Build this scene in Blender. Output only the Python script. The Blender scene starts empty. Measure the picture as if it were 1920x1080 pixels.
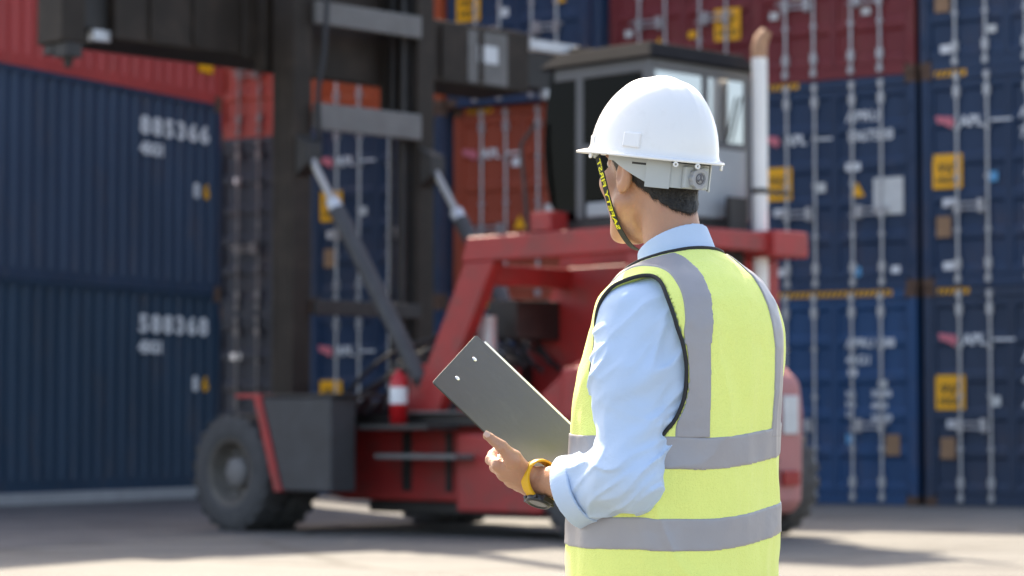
import bpy, math, random
import numpy as np
from mathutils import Vector, Matrix, Quaternion

random.seed(7)
rad = math.radians
scene = bpy.context.scene
COL = scene.collection

# ------------------------------------------------------------------ camera
F_PX, CAM_H = 4800.0, 1.05                       # focal length in 1920-px pixels, eye height
PITCH = math.atan((800.0 - 540.0) / F_PX)
cam_d = bpy.data.cameras.new('camera')
cam_d.sensor_width = 36.0
cam_d.lens = 36.0 * F_PX / 1920.0                # 90 mm
cam_d.clip_start, cam_d.clip_end = 0.1, 3000.0
cam_d.dof.use_dof = True
cam_d.dof.focus_distance = 4.72
cam_d.dof.aperture_fstop = 4.9
cam_d.dof.aperture_blades = 9
cam = bpy.data.objects.new('camera', cam_d)
COL.objects.link(cam)
cam.location = (0, 0, CAM_H)
cam.rotation_euler = (math.pi / 2 + PITCH, 0, 0)
scene.camera = cam

# ------------------------------------------------------------------ world, sun, exposure
SUN_EL = rad(47.5)
SUN_AZ = math.atan2(-0.334, 0.943)               # clockwise from +Y
sun_vec = Vector((math.sin(SUN_AZ) * math.cos(SUN_EL), math.cos(SUN_AZ) * math.cos(SUN_EL), math.sin(SUN_EL)))
world = bpy.data.worlds.new('World')
scene.world = world
world.use_nodes = True
wn = world.node_tree
sky = wn.nodes.new('ShaderNodeTexSky')
sky.sky_type = 'NISHITA'
sky.sun_disc = False
sky.sun_elevation = SUN_EL
sky.sun_rotation = SUN_AZ
sky.dust_density = 3.0
sky.ozone_density = 0.8
sky.air_density = 0.85
bg = wn.nodes['Background']
wn.links.new(sky.outputs[0], bg.inputs[0])
bg.inputs[1].default_value = 0.15
sun_d = bpy.data.lights.new('sun', 'SUN')
sun_d.energy = 3.6
sun_d.angle = rad(0.5)
sun_d.color = (1.0, 0.94, 0.84)
sun = bpy.data.objects.new('sun', sun_d)
COL.objects.link(sun)
sun.rotation_euler = sun_vec.to_track_quat('Z', 'Y').to_euler()
sun.location = (-10, 30, 40)
vs = scene.view_settings
vs.view_transform = 'Standard'
vs.look = 'None'
vs.gamma = 1.0
vs.exposure = 1.78
vs.use_white_balance = True                      # the camera's balance for open shade
vs.white_balance_temperature = 7400
vs.white_balance_tint = 10
vs.use_curve_mapping = False
scene.cycles.max_bounces = 8

# ------------------------------------------------------------------ materials
MATS = {}
def mat(name, col, rough=0.6, metal=0.0, var=0.0, vscale=3.0, dirt=None, dirt_amt=0.0, dscale=2.0, stretch=(1, 1, 1),
        bump=0.0, bscale=60.0, spec=0.5, coat=0.0, sss=0.0, sheen=0.0):
    if name in MATS: return MATS[name]
    m = bpy.data.materials.new(name); m.use_nodes = True
    nt = m.node_tree; N = nt.nodes; L = nt.links
    b = N['Principled BSDF']
    b.inputs['Roughness'].default_value = rough
    b.inputs['Metallic'].default_value = metal
    b.inputs['Specular IOR Level'].default_value = spec
    b.inputs['Coat Weight'].default_value = coat
    b.inputs['Coat Roughness'].default_value = 0.08
    b.inputs['Base Color'].default_value = (*col, 1)
    if sheen: b.inputs['Sheen Weight'].default_value = sheen
    if sss:
        b.inputs['Subsurface Weight'].default_value = sss
        b.inputs['Subsurface Radius'].default_value = (0.012, 0.005, 0.003)
        b.inputs['Subsurface Scale'].default_value = 0.6
    tc = N.new('ShaderNodeTexCoord'); mp = N.new('ShaderNodeMapping')
    mp.inputs['Scale'].default_value = stretch
    L.new(tc.outputs['Object'], mp.inputs[0])
    out = None
    if var > 0:
        n1 = N.new('ShaderNodeTexNoise'); n1.inputs['Scale'].default_value = vscale; n1.inputs['Detail'].default_value = 6
        L.new(mp.outputs[0], n1.inputs['Vector'])
        mx = N.new('ShaderNodeMix'); mx.data_type = 'RGBA'
        lo = [max(0, c * (1 - var)) for c in col]; hi = [min(1, c * (1 + var) + 0.02 * var) for c in col]
        mx.inputs[6].default_value = (*lo, 1); mx.inputs[7].default_value = (*hi, 1)
        L.new(n1.outputs[0], mx.inputs[0]); out = mx.outputs[2]
    if dirt is not None:
        n2 = N.new('ShaderNodeTexNoise'); n2.inputs['Scale'].default_value = dscale; n2.inputs['Detail'].default_value = 8
        n2.inputs['Roughness'].default_value = 0.7
        L.new(mp.outputs[0], n2.inputs['Vector'])
        rp = N.new('ShaderNodeValToRGB')
        rp.color_ramp.elements[0].position = 0.62 - 0.3 * dirt_amt; rp.color_ramp.elements[1].position = 0.80 - 0.25 * dirt_amt
        rp.color_ramp.elements[1].color = (dirt_amt, dirt_amt, dirt_amt, 1) if dirt_amt < 1 else (1, 1, 1, 1)
        L.new(n2.outputs[0], rp.inputs[0])
        mx2 = N.new('ShaderNodeMix'); mx2.data_type = 'RGBA'
        if out: L.new(out, mx2.inputs[6])
        else: mx2.inputs[6].default_value = (*col, 1)
        mx2.inputs[7].default_value = (*dirt, 1)
        L.new(rp.outputs[0], mx2.inputs[0]); out = mx2.outputs[2]
    if out: L.new(out, b.inputs['Base Color'])
    if bump > 0:
        n3 = N.new('ShaderNodeTexNoise'); n3.inputs['Scale'].default_value = bscale; n3.inputs['Detail'].default_value = 5
        L.new(tc.outputs['Object'], n3.inputs['Vector'])
        bp = N.new('ShaderNodeBump'); bp.inputs['Strength'].default_value = bump; bp.inputs['Distance'].default_value = 0.01
        L.new(n3.outputs[0], bp.inputs['Height']); L.new(bp.outputs[0], b.inputs['Normal'])
    MATS[name] = m
    return m

def glass_mat(name, tint, refl, rough=0.03, blend=0.35):
    m = bpy.data.materials.new(name); m.use_nodes = True
    nt = m.node_tree; N = nt.nodes; L = nt.links
    for n in list(N): N.remove(n)
    o = N.new('ShaderNodeOutputMaterial'); mx = N.new('ShaderNodeMixShader')
    t = N.new('ShaderNodeBsdfTransparent'); t.inputs[0].default_value = (*tint, 1)
    g = N.new('ShaderNodeBsdfGlossy'); g.inputs['Roughness'].default_value = rough
    lw = N.new('ShaderNodeLayerWeight'); lw.inputs[0].default_value = blend
    ad = N.new('ShaderNodeMath'); ad.operation = 'ADD'; ad.use_clamp = True; ad.inputs[1].default_value = refl
    L.new(lw.outputs['Fresnel'], ad.inputs[0]); L.new(ad.outputs[0], mx.inputs[0])
    L.new(t.outputs[0], mx.inputs[1]); L.new(g.outputs[0], mx.inputs[2]); L.new(mx.outputs[0], o.inputs[0])
    MATS[name] = m
    return m

# ------------------------------------------------------------------ object helpers
def link(o): COL.objects.link(o); return o
def tag(o, label=None, cat=None, group=None, kind=None):
    if label: o['label'] = label
    if cat: o['category'] = cat
    if group: o['group'] = group
    if kind: o['kind'] = kind
    return o
def empty(name, loc=(0, 0, 0), rz=0.0):
    o = bpy.data.objects.new(name, None); link(o)
    o.location = loc; o.rotation_euler = (0, 0, rz); o.empty_display_size = 0.2
    return o
def from_data(name, verts, faces, material, parent=None, smooth=False):
    me = bpy.data.meshes.new(name)
    me.from_pydata(verts, [], faces)
    if smooth: me.polygons.foreach_set('use_smooth', [True] * len(me.polygons))
    if material: me.materials.append(material)
    me.update()
    o = bpy.data.objects.new(name, me); link(o)
    if parent: o.parent = parent
    return o

class MB:
    """collects simple solids into one mesh"""
    def __init__(s): s.v, s.f, s.sm = [], [], []
    def add(s, vs_, fs_, smooth=False):
        k = len(s.v); s.v += [tuple(p) for p in vs_]
        s.f += [tuple(i + k for i in f) for f in fs_]; s.sm += [smooth] * len(fs_); return s
    def box(s, lo, hi, M=None):
        x0, y0, z0 = lo; x1, y1, z1 = hi
        p = [(x0, y0, z0), (x1, y0, z0), (x1, y1, z0), (x0, y1, z0), (x0, y0, z1), (x1, y0, z1), (x1, y1, z1), (x0, y1, z1)]
        if M is not None: p = [M @ Vector(q) for q in p]
        return s.add(p, [(3, 2, 1, 0), (4, 5, 6, 7), (0, 1, 5, 4), (1, 2, 6, 5), (2, 3, 7, 6), (3, 0, 4, 7)])
    def tube(s, pts, r, n=12, caps=True, squash=None):
        pts = [Vector(p) for p in pts]; k = len(pts)
        rs = r if isinstance(r, (list, tuple)) else [r] * k
        t0 = (pts[1] - pts[0]).normalized()
        a = t0.orthogonal().normalized(); V = []
        for i, p in enumerate(pts):
            t = (pts[min(i + 1, k - 1)] - pts[max(i - 1, 0)]).normalized()
            a = (a - t * a.dot(t)).normalized(); b = t.cross(a)
            for j in range(n):
                q = 2 * math.pi * j / n
                V.append(p + (a * math.cos(q) + b * math.sin(q)) * rs[i])
        Fc = [(i * n + j, i * n + (j + 1) % n, (i + 1) * n + (j + 1) % n, (i + 1) * n + j) for i in range(k - 1) for j in range(n)]
        s.add(V, Fc, True)
        if caps:
            s.add(V[:n], [tuple(reversed(range(n)))]); s.add(V[-n:], [tuple(range(n))])
        return s
    def prism(s, poly, axis, a, b):
        """polygon (2-D) extruded along axis from a to b; the 2-D coords are the other two axes in order"""
        def P(q, t):
            return (t, q[0], q[1]) if axis == 0 else ((q[0], t, q[1]) if axis == 1 else (q[0], q[1], t))
        n = len(poly); V = [P(q, a) for q in poly] + [P(q, b) for q in poly]
        Fc = [tuple(reversed(range(n))), tuple(range(n, 2 * n))] + [(i, (i + 1) % n, n + (i + 1) % n, n + i) for i in range(n)]
        return s.add(V, Fc)
    def lathe(s, prof, axis=0, c=(0, 0, 0), n=40, smooth=True):
        """profile of (along, radius) turned round the axis"""
        V = []
        for (t, r) in prof:
            for j in range(n):
                q = 2 * math.pi * j / n; u, w = r * math.cos(q), r * math.sin(q)
                p = (t, u, w) if axis == 0 else ((u, t, w) if axis == 1 else (u, w, t))
                V.append((p[0] + c[0], p[1] + c[1], p[2] + c[2]))
        Fc = [(i * n + j, i * n + (j + 1) % n, (i + 1) * n + (j + 1) % n, (i + 1) * n + j) for i in range(len(prof) - 1) for j in range(n)]
        return s.add(V, Fc, smooth)
    def mesh(s, name):
        me = bpy.data.meshes.new(name); me.from_pydata(s.v, [], s.f)
        me.polygons.foreach_set('use_smooth', s.sm); me.update()
        import bmesh
        bm = bmesh.new(); bm.from_mesh(me); bmesh.ops.recalc_face_normals(bm, faces=bm.faces); bm.to_mesh(me); bm.free()
        return me
    def build(s, name, material, parent=None, bevel=0.0):
        me = s.mesh(name)
        if material: me.materials.append(material)
        o = bpy.data.objects.new(name, me); link(o)
        if parent: o.parent = parent
        if bevel:
            b = o.modifiers.new('bevel', 'BEVEL'); b.width = bevel; b.segments = 2; b.limit_method = 'ANGLE'; b.angle_limit = rad(40)
        return o

def place(me, name, material, parent, loc=(0, 0, 0), rot=(0, 0, 0), scale=(1, 1, 1)):
    """a new object on shared mesh data, material on the object"""
    o = bpy.data.objects.new(name, me); link(o)
    if not me.materials: me.materials.append(None)
    o.material_slots[0].link = 'OBJECT'; o.material_slots[0].material = material
    o.parent = parent; o.location = loc; o.rotation_euler = rot; o.scale = scale
    return o

TEXTS = {}
def text_mesh(s, size=1.0, extrude=0.004, align='LEFT', bold=0.0, spacing=1.0):
    k = (s, size, extrude, align, bold, spacing)
    if k in TEXTS: return TEXTS[k]
    cu = bpy.data.curves.new('lettering', 'FONT'); cu.body = s; cu.size = size; cu.extrude = extrude; cu.align_x = align
    cu.offset = bold; cu.space_character = spacing; cu.resolution_u = 3
    o = bpy.data.objects.new('lettering', cu); link(o)
    dg = bpy.context.evaluated_depsgraph_get(); dg.update()
    me = bpy.data.meshes.new_from_object(o.evaluated_get(dg))
    bpy.data.objects.remove(o)
    me.materials.clear(); me.name = 'lettering'
    TEXTS[k] = me
    return me

# ------------------------------------------------------------------ ground
def ground_mat():
    m = bpy.data.materials.new('worn_concrete'); m.use_nodes = True
    nt = m.node_tree; N = nt.nodes; L = nt.links; b = N['Principled BSDF']
    b.inputs['Roughness'].default_value = 0.85
    b.inputs['Specular IOR Level'].default_value = 0.3
    tc = N.new('ShaderNodeTexCoord')
    def noise(scale, detail, rough=0.6):
        n = N.new('ShaderNodeTexNoise'); n.inputs['Scale'].default_value = scale; n.inputs['Detail'].default_value = detail
        n.inputs['Roughness'].default_value = rough; L.new(tc.outputs['Object'], n.inputs['Vector']); return n
    def mix(fac, a, c, ca=None, cc=None):
        x = N.new('ShaderNodeMix'); x.data_type = 'RGBA'; L.new(fac, x.inputs[0])
        if ca: x.inputs[6].default_value = (*ca, 1)
        else: L.new(a, x.inputs[6])
        if cc: x.inputs[7].default_value = (*cc, 1)
        else: L.new(c, x.inputs[7])
        return x.outputs[2]
    def ramp(src, p0, p1):
        r = N.new('ShaderNodeValToRGB'); r.color_ramp.elements[0].position = p0; r.color_ramp.elements[1].position = p1
        L.new(src, r.inputs[0]); return r.outputs[0]
    base = mix(noise(0.35, 8).outputs[0], None, None, (0.118, 0.117, 0.111), (0.198, 0.191, 0.176))
    base = mix(ramp(noise(0.9, 9, 0.7).outputs[0], 0.55, 0.75), base, None, None, (0.125, 0.118, 0.108))
    base = mix(ramp(noise(6.0, 8, 0.7).outputs[0], 0.6, 0.8), base, None, None, (0.18, 0.168, 0.15))
    mpt = N.new('ShaderNodeMapping'); mpt.inputs['Rotation'].default_value = (0, 0, rad(-52)); mpt.inputs['Scale'].default_value = (0.05, 1.6, 1)
    L.new(tc.outputs['Object'], mpt.inputs[0]); tn = noise(1.0, 5, 0.55); L.new(mpt.outputs[0], tn.inputs['Vector'])
    base = mix(ramp(tn.outputs[0], 0.55, 0.70), base, None, None, (0.082, 0.079, 0.075))
    oil = noise(0.55, 3, 0.4); base = mix(ramp(oil.outputs[0], 0.68, 0.74), base, None, None, (0.07, 0.066, 0.062))
    mpj = N.new('ShaderNodeMapping'); mpj.inputs['Rotation'].default_value = (0, 0, rad(33)); L.new(tc.outputs['Object'], mpj.inputs[0])
    bk = N.new('ShaderNodeTexBrick'); bk.offset = 0.0; bk.inputs['Scale'].default_value = 1.0; bk.inputs['Brick Width'].default_value = 4.5; bk.inputs['Row Height'].default_value = 4.5
    bk.inputs['Mortar Size'].default_value = 0.02; bk.inputs['Mortar Smooth'].default_value = 0.2; L.new(mpj.outputs[0], bk.inputs['Vector'])
    base = mix(bk.outputs['Fac'], base, None, None, (0.06, 0.057, 0.052))
    vo = N.new('ShaderNodeTexVoronoi'); vo.feature = 'DISTANCE_TO_EDGE'; vo.inputs['Scale'].default_value = 0.22
    wv = noise(0.8, 6); vm = N.new('ShaderNodeMix'); vm.data_type = 'VECTOR'; vm.inputs[0].default_value = 0.25
    L.new(tc.outputs['Object'], vm.inputs[4]); L.new(wv.outputs['Color'], vm.inputs[5]); L.new(vm.outputs[1], vo.inputs['Vector'])
    cr = ramp(vo.outputs['Distance'], 0.002, 0.012)
    base = mix(cr, None, base, (0.10, 0.095, 0.085), None)
    L.new(base, b.inputs['Base Color'])
    bp = N.new('ShaderNodeBump'); bp.inputs['Strength'].default_value = 0.5; bp.inputs['Distance'].default_value = 0.02
    L.new(noise(9, 9, 0.75).outputs[0], bp.inputs['Height']); L.new(bp.outputs[0], b.inputs['Normal'])
    return m
gm = ground_mat()
S = 900.0
g = from_data('ground', [(-S, -S, 0), (S, -S, 0), (S, S, 0), (-S, S, 0)], [(0, 1, 2, 3)], gm)
tag(g, 'worn beige concrete yard ground with cracks and tyre marks', kind='structure')

# ------------------------------------------------------------------ containers
CW, CH, CL = 2.438, 2.896, 12.19
def paint(name, col, dirt=(0.16, 0.09, 0.05), amt=0.25):
    return mat(name, col, rough=0.55, var=0.30, vscale=1.3, dirt=dirt, dirt_amt=amt, dscale=2.2, stretch=(1, 1, 0.35), bump=0.15, bscale=8, spec=0.4)
P_NAVY = paint('navy_paint', (0.017, 0.042, 0.094))
P_TEALNAVY = paint('teal_navy_paint', (0.012, 0.037, 0.070))
P_BLACKBLUE = paint('blue_black_paint', (0.008, 0.013, 0.028))
P_RED2 = paint('side_red_paint', (0.44, 0.055, 0.050))
P_DEEP = paint('deep_slate_navy_paint', (0.022, 0.045, 0.086))
P_BLUE = paint('blue_paint', (0.016, 0.066, 0.165))
P_SLATE = paint('slate_blue_paint', (0.026, 0.046, 0.086))
P_RED = paint('red_paint', (0.24, 0.032, 0.022))  # darkened for the shadow over the stack left of the mast
P_MAROON = paint('maroon_paint', (0.19, 0.025, 0.029))
P_ORANGE = paint('orange_red_paint', (0.42, 0.075, 0.025))
P_ORANGE2 = paint('red_oxide_paint', (0.35, 0.065, 0.032))
M_RUST = mat('rusty_casting', (0.10, 0.055, 0.035), rough=0.85, var=0.5, vscale=9, bump=0.3)
M_GALV = mat('galvanised_steel', (0.46, 0.46, 0.47), rough=0.42, metal=0.55, var=0.25, vscale=6, dirt=(0.25, 0.16, 0.1), dirt_amt=0.3)
M_GALVD = mat('shade_dimmed_steel', (0.15, 0.145, 0.15), rough=0.6, metal=0.3, var=0.3, vscale=6)  # darker copy of the rod steel, the recessed stack's shade in its colour
M_GASK = mat('rubber_gasket', (0.02, 0.02, 0.022), rough=0.7)
M_WHITE = mat('white_vinyl', (0.74, 0.75, 0.76), rough=0.5, var=0.12, vscale=6)
M_CREAM = mat('cream_plate', (0.62, 0.62, 0.60), rough=0.5, var=0.2, vscale=12)
M_YEL = mat('yellow_sign_vinyl', (0.92, 0.43, 0.010), rough=0.5, var=0.1, vscale=6)
M_BLK = mat('black_vinyl', (0.02, 0.02, 0.02), rough=0.5)
M_LOGO = mat('red_pink_vinyl', (0.62, 0.16, 0.20), rough=0.5, var=0.2, vscale=9)
M_TAN = mat('tan_sticker', (0.30, 0.17, 0.09), rough=0.6, var=0.3, vscale=9)
M_SKYB = mat('light_blue_sticker', (0.10, 0.36, 0.62), rough=0.5)
M_WOOD = mat('container_floor', (0.08, 0.05, 0.03), rough=0.8)

def corr_profile(n0, n1, pitch, depth):
    """(along, offset) of a trapezoid corrugation, offset 0 = outer face"""
    P = [(n0, 0.0)]; k = int(round((n1 - n0) / pitch)); p = (n1 - n0) / k
    for i in range(k):
        a = n0 + i * p
        P += [(a + 0.13 * p, 0.0), (a + 0.38 * p, depth), (a + 0.62 * p, depth), (a + 0.87 * p, 0.0)]
    P.append((n1, 0.0)); return P

CM = {}
def make_container_meshes():
    hw = CW / 2
    # side wall: corrugated sheet, outer face at x = 0, y along the box, facing -x
    P = corr_profile(0.16, CL - 0.16, 0.278, 0.042)
    z0, z1 = 0.16, CH - 0.075
    V = [(o_, y, z0) for y, o_ in P] + [(o_, y, z1) for y, o_ in P]; n = len(P)
    CM['side'] = (V, [(i + 1, i, n + i, n + i + 1) for i in range(n - 1)])
    me = bpy.data.meshes.new('side_wall'); me.from_pydata(*[CM['side'][0], [], CM['side'][1]]); me.update(); CM['side'] = me
    CM['rail_lo'] = MB().box((-hw, 0.17, 0.0), (-hw + 0.06, CL - 0.17, 0.16)).mesh('bottom_rail')
    CM['rail_hi'] = MB().box((-hw, 0.17, CH - 0.075), (-hw + 0.06, CL - 0.17, CH - 0.005)).mesh('top_rail')
    CM['post'] = MB().box((-hw, 0.0, 0.118), (-hw + 0.11, 0.16, CH - 0.118)).mesh('corner_post')
    c = MB().box((-hw - 0.004, -0.004, 0.0), (-hw + 0.158, 0.174, 0.118))
    c.add([(-hw + 0.04, -0.006, 0.03), (-hw + 0.12, -0.006, 0.03), (-hw + 0.12, -0.006, 0.09), (-hw + 0.04, -0.006, 0.09)], [(0, 1, 2, 3)])
    CM['cast'] = c.mesh('corner_casting')
    CM['sill'] = MB().box((-hw + 0.158, 0.01, 0.0), (hw - 0.158, 0.14, 0.145)).mesh('door_sill')
    CM['head'] = MB().box((-hw + 0.158, 0.01, CH - 0.13), (hw - 0.158, 0.14, CH - 0.003)).mesh('door_header')
    # door leaf, hinge at x = 0, 1.105 wide; five pressed panels across its height
    dz0, dz1 = 0.155, CH - 0.14
    W = 1.105
    zs = [(dz0, 0.0), (dz0 + 0.05, 0.0)]
    hgt = (dz1 - dz0 - 0.10) / 5.0
    for i in range(5):
        a = dz0 + 0.05 + i * hgt
        zs += [(a + 0.10 * hgt, 0.0), (a + 0.20 * hgt, 0.035), (a + 0.80 * hgt, 0.035), (a + 0.90 * hgt, 0.0)]
    zs += [(dz1 - 0.05, 0.0), (dz1, 0.0)]
    V = []; Fc = []
    for z, o_ in zs: V += [(0.05, 0.03 + o_, z), (W - 0.05, 0.03 + o_, z)]
    for i in range(len(zs) - 1): Fc.append((2 * i, 2 * i + 1, 2 * i + 3, 2 * i + 2))
    d = MB().add(V, Fc)
    d.box((0.0, 0.022, dz0), (0.052, 0.10, dz1)); d.box((W - 0.052, 0.022, dz0), (W, 0.10, dz1))
    d.box((0.052, 0.070, dz0), (W - 0.052, 0.10, dz1))
    CM['door'] = d.mesh('door')
    CM['gasket'] = MB().box((-0.012, 0.026, dz0), (0.012, 0.10, dz1)).mesh('gasket')
    # lock rod with cams, keepers and guides
    r = MB().tube([(0, -0.012, 0.05), (0, -0.012, CH - 0.04)], 0.019, 10)
    for zc in (0.10, CH - 0.10):
        r.box((-0.035, -0.04, zc - 0.05), (0.035, 0.012, zc + 0.05))
    for zc in (0.30, CH - 0.30):
        r.box((-0.042, -0.032, zc - 0.07), (0.042, 0.024, zc + 0.07))
    for zc in (0.75, 1.45, 2.1):
        r.box((-0.035, -0.03, zc - 0.022), (0.035, 0.024, zc + 0.022))
    CM['rod'] = r.mesh('lock_rod')
    h = MB().tube([(0.0, -0.035, 0), (0.14, -0.05, 0.0), (0.46, -0.045, -0.01)], 0.016, 8)
    h.box((0.30, -0.05, -0.05), (0.37, 0.024, 0.045)); h.box((-0.04, -0.045, -0.05), (0.04, 0.0, 0.05))
    CM['handle'] = h.mesh('door_handle')
    CM['hinge'] = MB().box((-0.05, 0.0, -0.055), (0.055, 0.024, 0.055)).tube([(-0.012, -0.004, -0.06), (-0.012, -0.004, 0.06)], 0.016, 8).mesh('hinge')
    CM['roof'] = MB().box((-hw + 0.05, 0.05, CH - 0.05), (hw - 0.05, CL - 0.05, CH - 0.02)).mesh('roof')
    CM['floor'] = MB().box((-hw + 0.06, 0.15, 0.10), (hw - 0.06, CL - 0.1, 0.15)).mesh('floor')
    CM['front'] = MB().box((-hw + 0.11, CL - 0.07, 0.12), (hw - 0.11, CL - 0.03, CH - 0.06)).mesh('front_wall')
    def plate(w, h): return MB().box((-w / 2, -0.004, -h / 2), (w / 2, 0.0, h / 2)).mesh('plate')
    for k, (w, h) in dict(ysq=(0.42, 0.46), wrect=(0.22, 0.11), wbig=(0.44, 0.50), tan=(0.21, 0.28), dot=(0.13, 0.13), small=(0.13, 0.10), line=(0.30, 0.03)).items():
        CM[k] = plate(w, h)
    CM['tri'] = MB().prism([(-0.11, -0.09), (0.11, -0.09), (0.0, 0.11)], 1, -0.004, 0.0).mesh('warning_triangle')
    CM['flag'] = MB().prism([(-0.13, 0.09), (0.12, 0.06), (0.15, -0.02), (0.10, -0.09), (-0.02, -0.02), (-0.10, -0.01)], 1, -0.004, 0.0).mesh('logo_emblem')
    s = MB()
    x = 0.0
    while x < 0.40:
        s.prism([(x, 0), (x + 0.04, 0), (x + 0.075, 0.07), (x + 0.035, 0.07)], 1, -0.004, 0.0); x += 0.08
    CM['stripe4'] = s.mesh('black_stripes')
    s = MB(); x = 0.0
    while x < 1.80:
        s.prism([(x, 0), (x + 0.04, 0), (x + 0.075, 0.07), (x + 0.035, 0.07)], 1, -0.004, 0.0); x += 0.08
    CM['stripe18'] = s.mesh('black_stripes')
    CM['yb4'] = MB().box((0, -0.003, -0.005), (0.44, 0.0, 0.075)).mesh('height_marking')
    CM['yb18'] = MB().box((0, -0.003, -0.005), (1.86, 0.0, 0.075)).mesh('height_marking')
make_container_meshes()

def letter(s, size, material, parent, loc, rot=(math.pi / 2, 0, 0), bold=0.0, align='LEFT', spacing=1.0):
    return place(text_mesh(s, size, 0.002, align, bold, spacing), 'lettering', material, parent, loc, rot)

def container(label, group, loc, rz, body, frame, marks=(), side_marks=False, number='', rods=None):
    c = empty('shipping_container', loc, rz)
    tag(c, label, 'container', group)
    hw = CW / 2; Lg = CL
    for sx in (1, -1):
        place(CM['side'], 'side_wall', body, c, (-hw * sx + 0.012 * sx, 0, 0), (0, 0, 0), (sx, 1, 1))
        place(CM['rail_lo'], 'bottom_rail', frame, c, scale=(sx, 1, 1))
        place(CM['rail_hi'], 'top_rail', frame, c, scale=(sx, 1, 1))
        for sy, yy in ((1, 0.0), (-1, Lg)):
            place(CM['post'], 'corner_post', frame, c, (0, yy, 0), scale=(sx, sy, 1))
            place(CM['cast'], 'corner_casting', M_RUST, c, (0, yy, 0), scale=(sx, sy, 1))
            place(CM['cast'], 'corner_casting', M_RUST, c, (0, yy, CH), scale=(sx, sy, -1))
    place(CM['sill'], 'door_sill', frame, c); place(CM['head'], 'door_header', frame, c)
    place(CM['roof'], 'roof', body, c); place(CM['floor'], 'floor', M_WOOD, c); place(CM['front'], 'front_wall', body, c)
    doors = []
    for sx in (1, -1):
        d = place(CM['door'], 'door', body, c, (-1.112 * sx, 0, 0), scale=(sx, 1, 1))
        doors.append(d)
        for xr in (0.40, 0.83):
            place(CM['rod'], 'lock_rod', rods or M_GALV, d, (xr, 0, 0))
            place(CM['handle'], 'door_handle', rods or M_GALV, d, (xr - 0.1 if xr > 0.6 else xr, 0, 1.02 if xr < 0.6 else 1.10), scale=(-1 if xr > 0.6 else 1, 1, 1))
        for zz in (0.35, 0.95, 1.75, 2.45):
            place(CM['hinge'], 'hinge', frame, d, (0.0, 0, zz))
    place(CM['gasket'], 'gasket', M_GASK, c)
    dl, dr = doors
    # marks sit on the door faces; leaf coordinates run from the hinge inwards
    yf = 0.018
    for mk in marks:
        k, x, z = mk[0], mk[1], mk[2]
        par = c
        if k == 'ysq':
            p = place(CM['ysq'], 'height_sign', M_YEL, c, (x, yf, z))
            letter("9'6\"", 0.17, M_BLK, p, (0, -0.006, -0.02), align='CENTER', bold=0.004)
            letter('HIGH', 0.13, M_BLK, p, (0, -0.006, -0.16), align='CENTER', bold=0.003)
        elif k == 'logo':
            place(CM['flag'], 'logo_emblem', M_LOGO, c, (x, yf, z))
            letter('APL', 0.20, M_WHITE, c, (x + 0.22, yf - 0.002, z - 0.07), bold=0.006)
            place(CM['line'], 'logo_bar', M_WHITE, c, (x + 0.80, yf, z - 0.01))
        elif k == 'num':
            for i, line in enumerate(mk[3]):
                letter(line, mk[4], M_WHITE, c, (x, yf - 0.002, z - i * mk[4] * 1.35), bold=0.004)
        elif k == 'stripes':
            y = place(CM['yb4'], 'height_marking', M_YEL, c, (x, 0.008, CH - 0.085)); place(CM['stripe4'], 'black_stripes', M_BLK, y, (0.01, -0.002, 0))
        elif k == 'longstripes':
            y = place(CM['yb18'], 'height_marking', M_YEL, c, (x, 0.008, CH - 0.085)); place(CM['stripe18'], 'black_stripes', M_BLK, y, (0.01, -0.002, 0))
        elif k == 'tri':
            place(CM['tri'], 'warning_triangle', M_YEL, c, (x, yf, z))
        else:
            mm = dict(wrect=M_WHITE, wbig=M_CREAM, tan=M_TAN, dot=mk[3] if len(mk) > 3 else M_SKYB, small=mk[3] if len(mk) > 3 else M_WHITE)[k]
            place(CM[k], 'sticker', mm, c, (x, yf, z))
    if side_marks:
        # numbers near the door end of the side that faces -x; text reads towards the door end
        r = (math.pi / 2, 0, -math.pi / 2)
        X = -hw - 0.002
        letter(number, 0.44, M_WHITE, c, (X, 2.08, CH - 0.62), r, bold=0.018, spacing=1.25).scale = (1.10, 0.80, 1)
        letter('45G1', 0.27, M_WHITE, c, (X, 2.08, CH - 0.92), r, bold=0.016).scale = (1.0, 0.85, 1)
        letter('8', 0.30, M_WHITE, c, (X, 0.72, CH - 1.46), r, bold=0.012)
        letter('6', 0.30, M_YEL, c, (X, 0.46, CH - 1.46), r, bold=0.012)
    return c

M_POST = mat('worn_post_paint', (0.055, 0.042, 0.040), rough=0.7, var=0.5, vscale=4, dirt=(0.13, 0.06, 0.03), dirt_amt=0.6)
YAW_D = -rad(33.0)
ux, uy = math.cos(YAW_D), math.sin(YAW_D)          # along the row, left to right
bx_, by_ = -math.sin(YAW_D), math.cos(YAW_D)       # into the row, away from the camera
P0 = (5.8, 33.95)
def row_at(s, back): return (P0[0] + ux * s + bx_ * back, P0[1] + uy * s + by_ * back)
G_ROW = 'containers stacked with doors to the yard'
TIER = CH + 0.004
B1 = [('logo', -0.95, 2.20), ('ysq', -0.83, 1.52), ('wrect', -0.80, 1.08), ('tan', -0.86, 0.72), ('dot', -0.22, 1.42, M_CREAM), ('stripes', -0.98, 0)]
rows = {
 'A': (-12.35, 1.2), 'B': (-9.15, -0.35), 'C': (-6.68, -0.05), 'D': (-4.20, 0.30), 'E': (-1.67, 0.0), 'F': (0.86, 0.0)}
NUM1 = ('num', 0.20, 2.16, ['APRU', '588362', '45G1'], 0.135)
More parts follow.
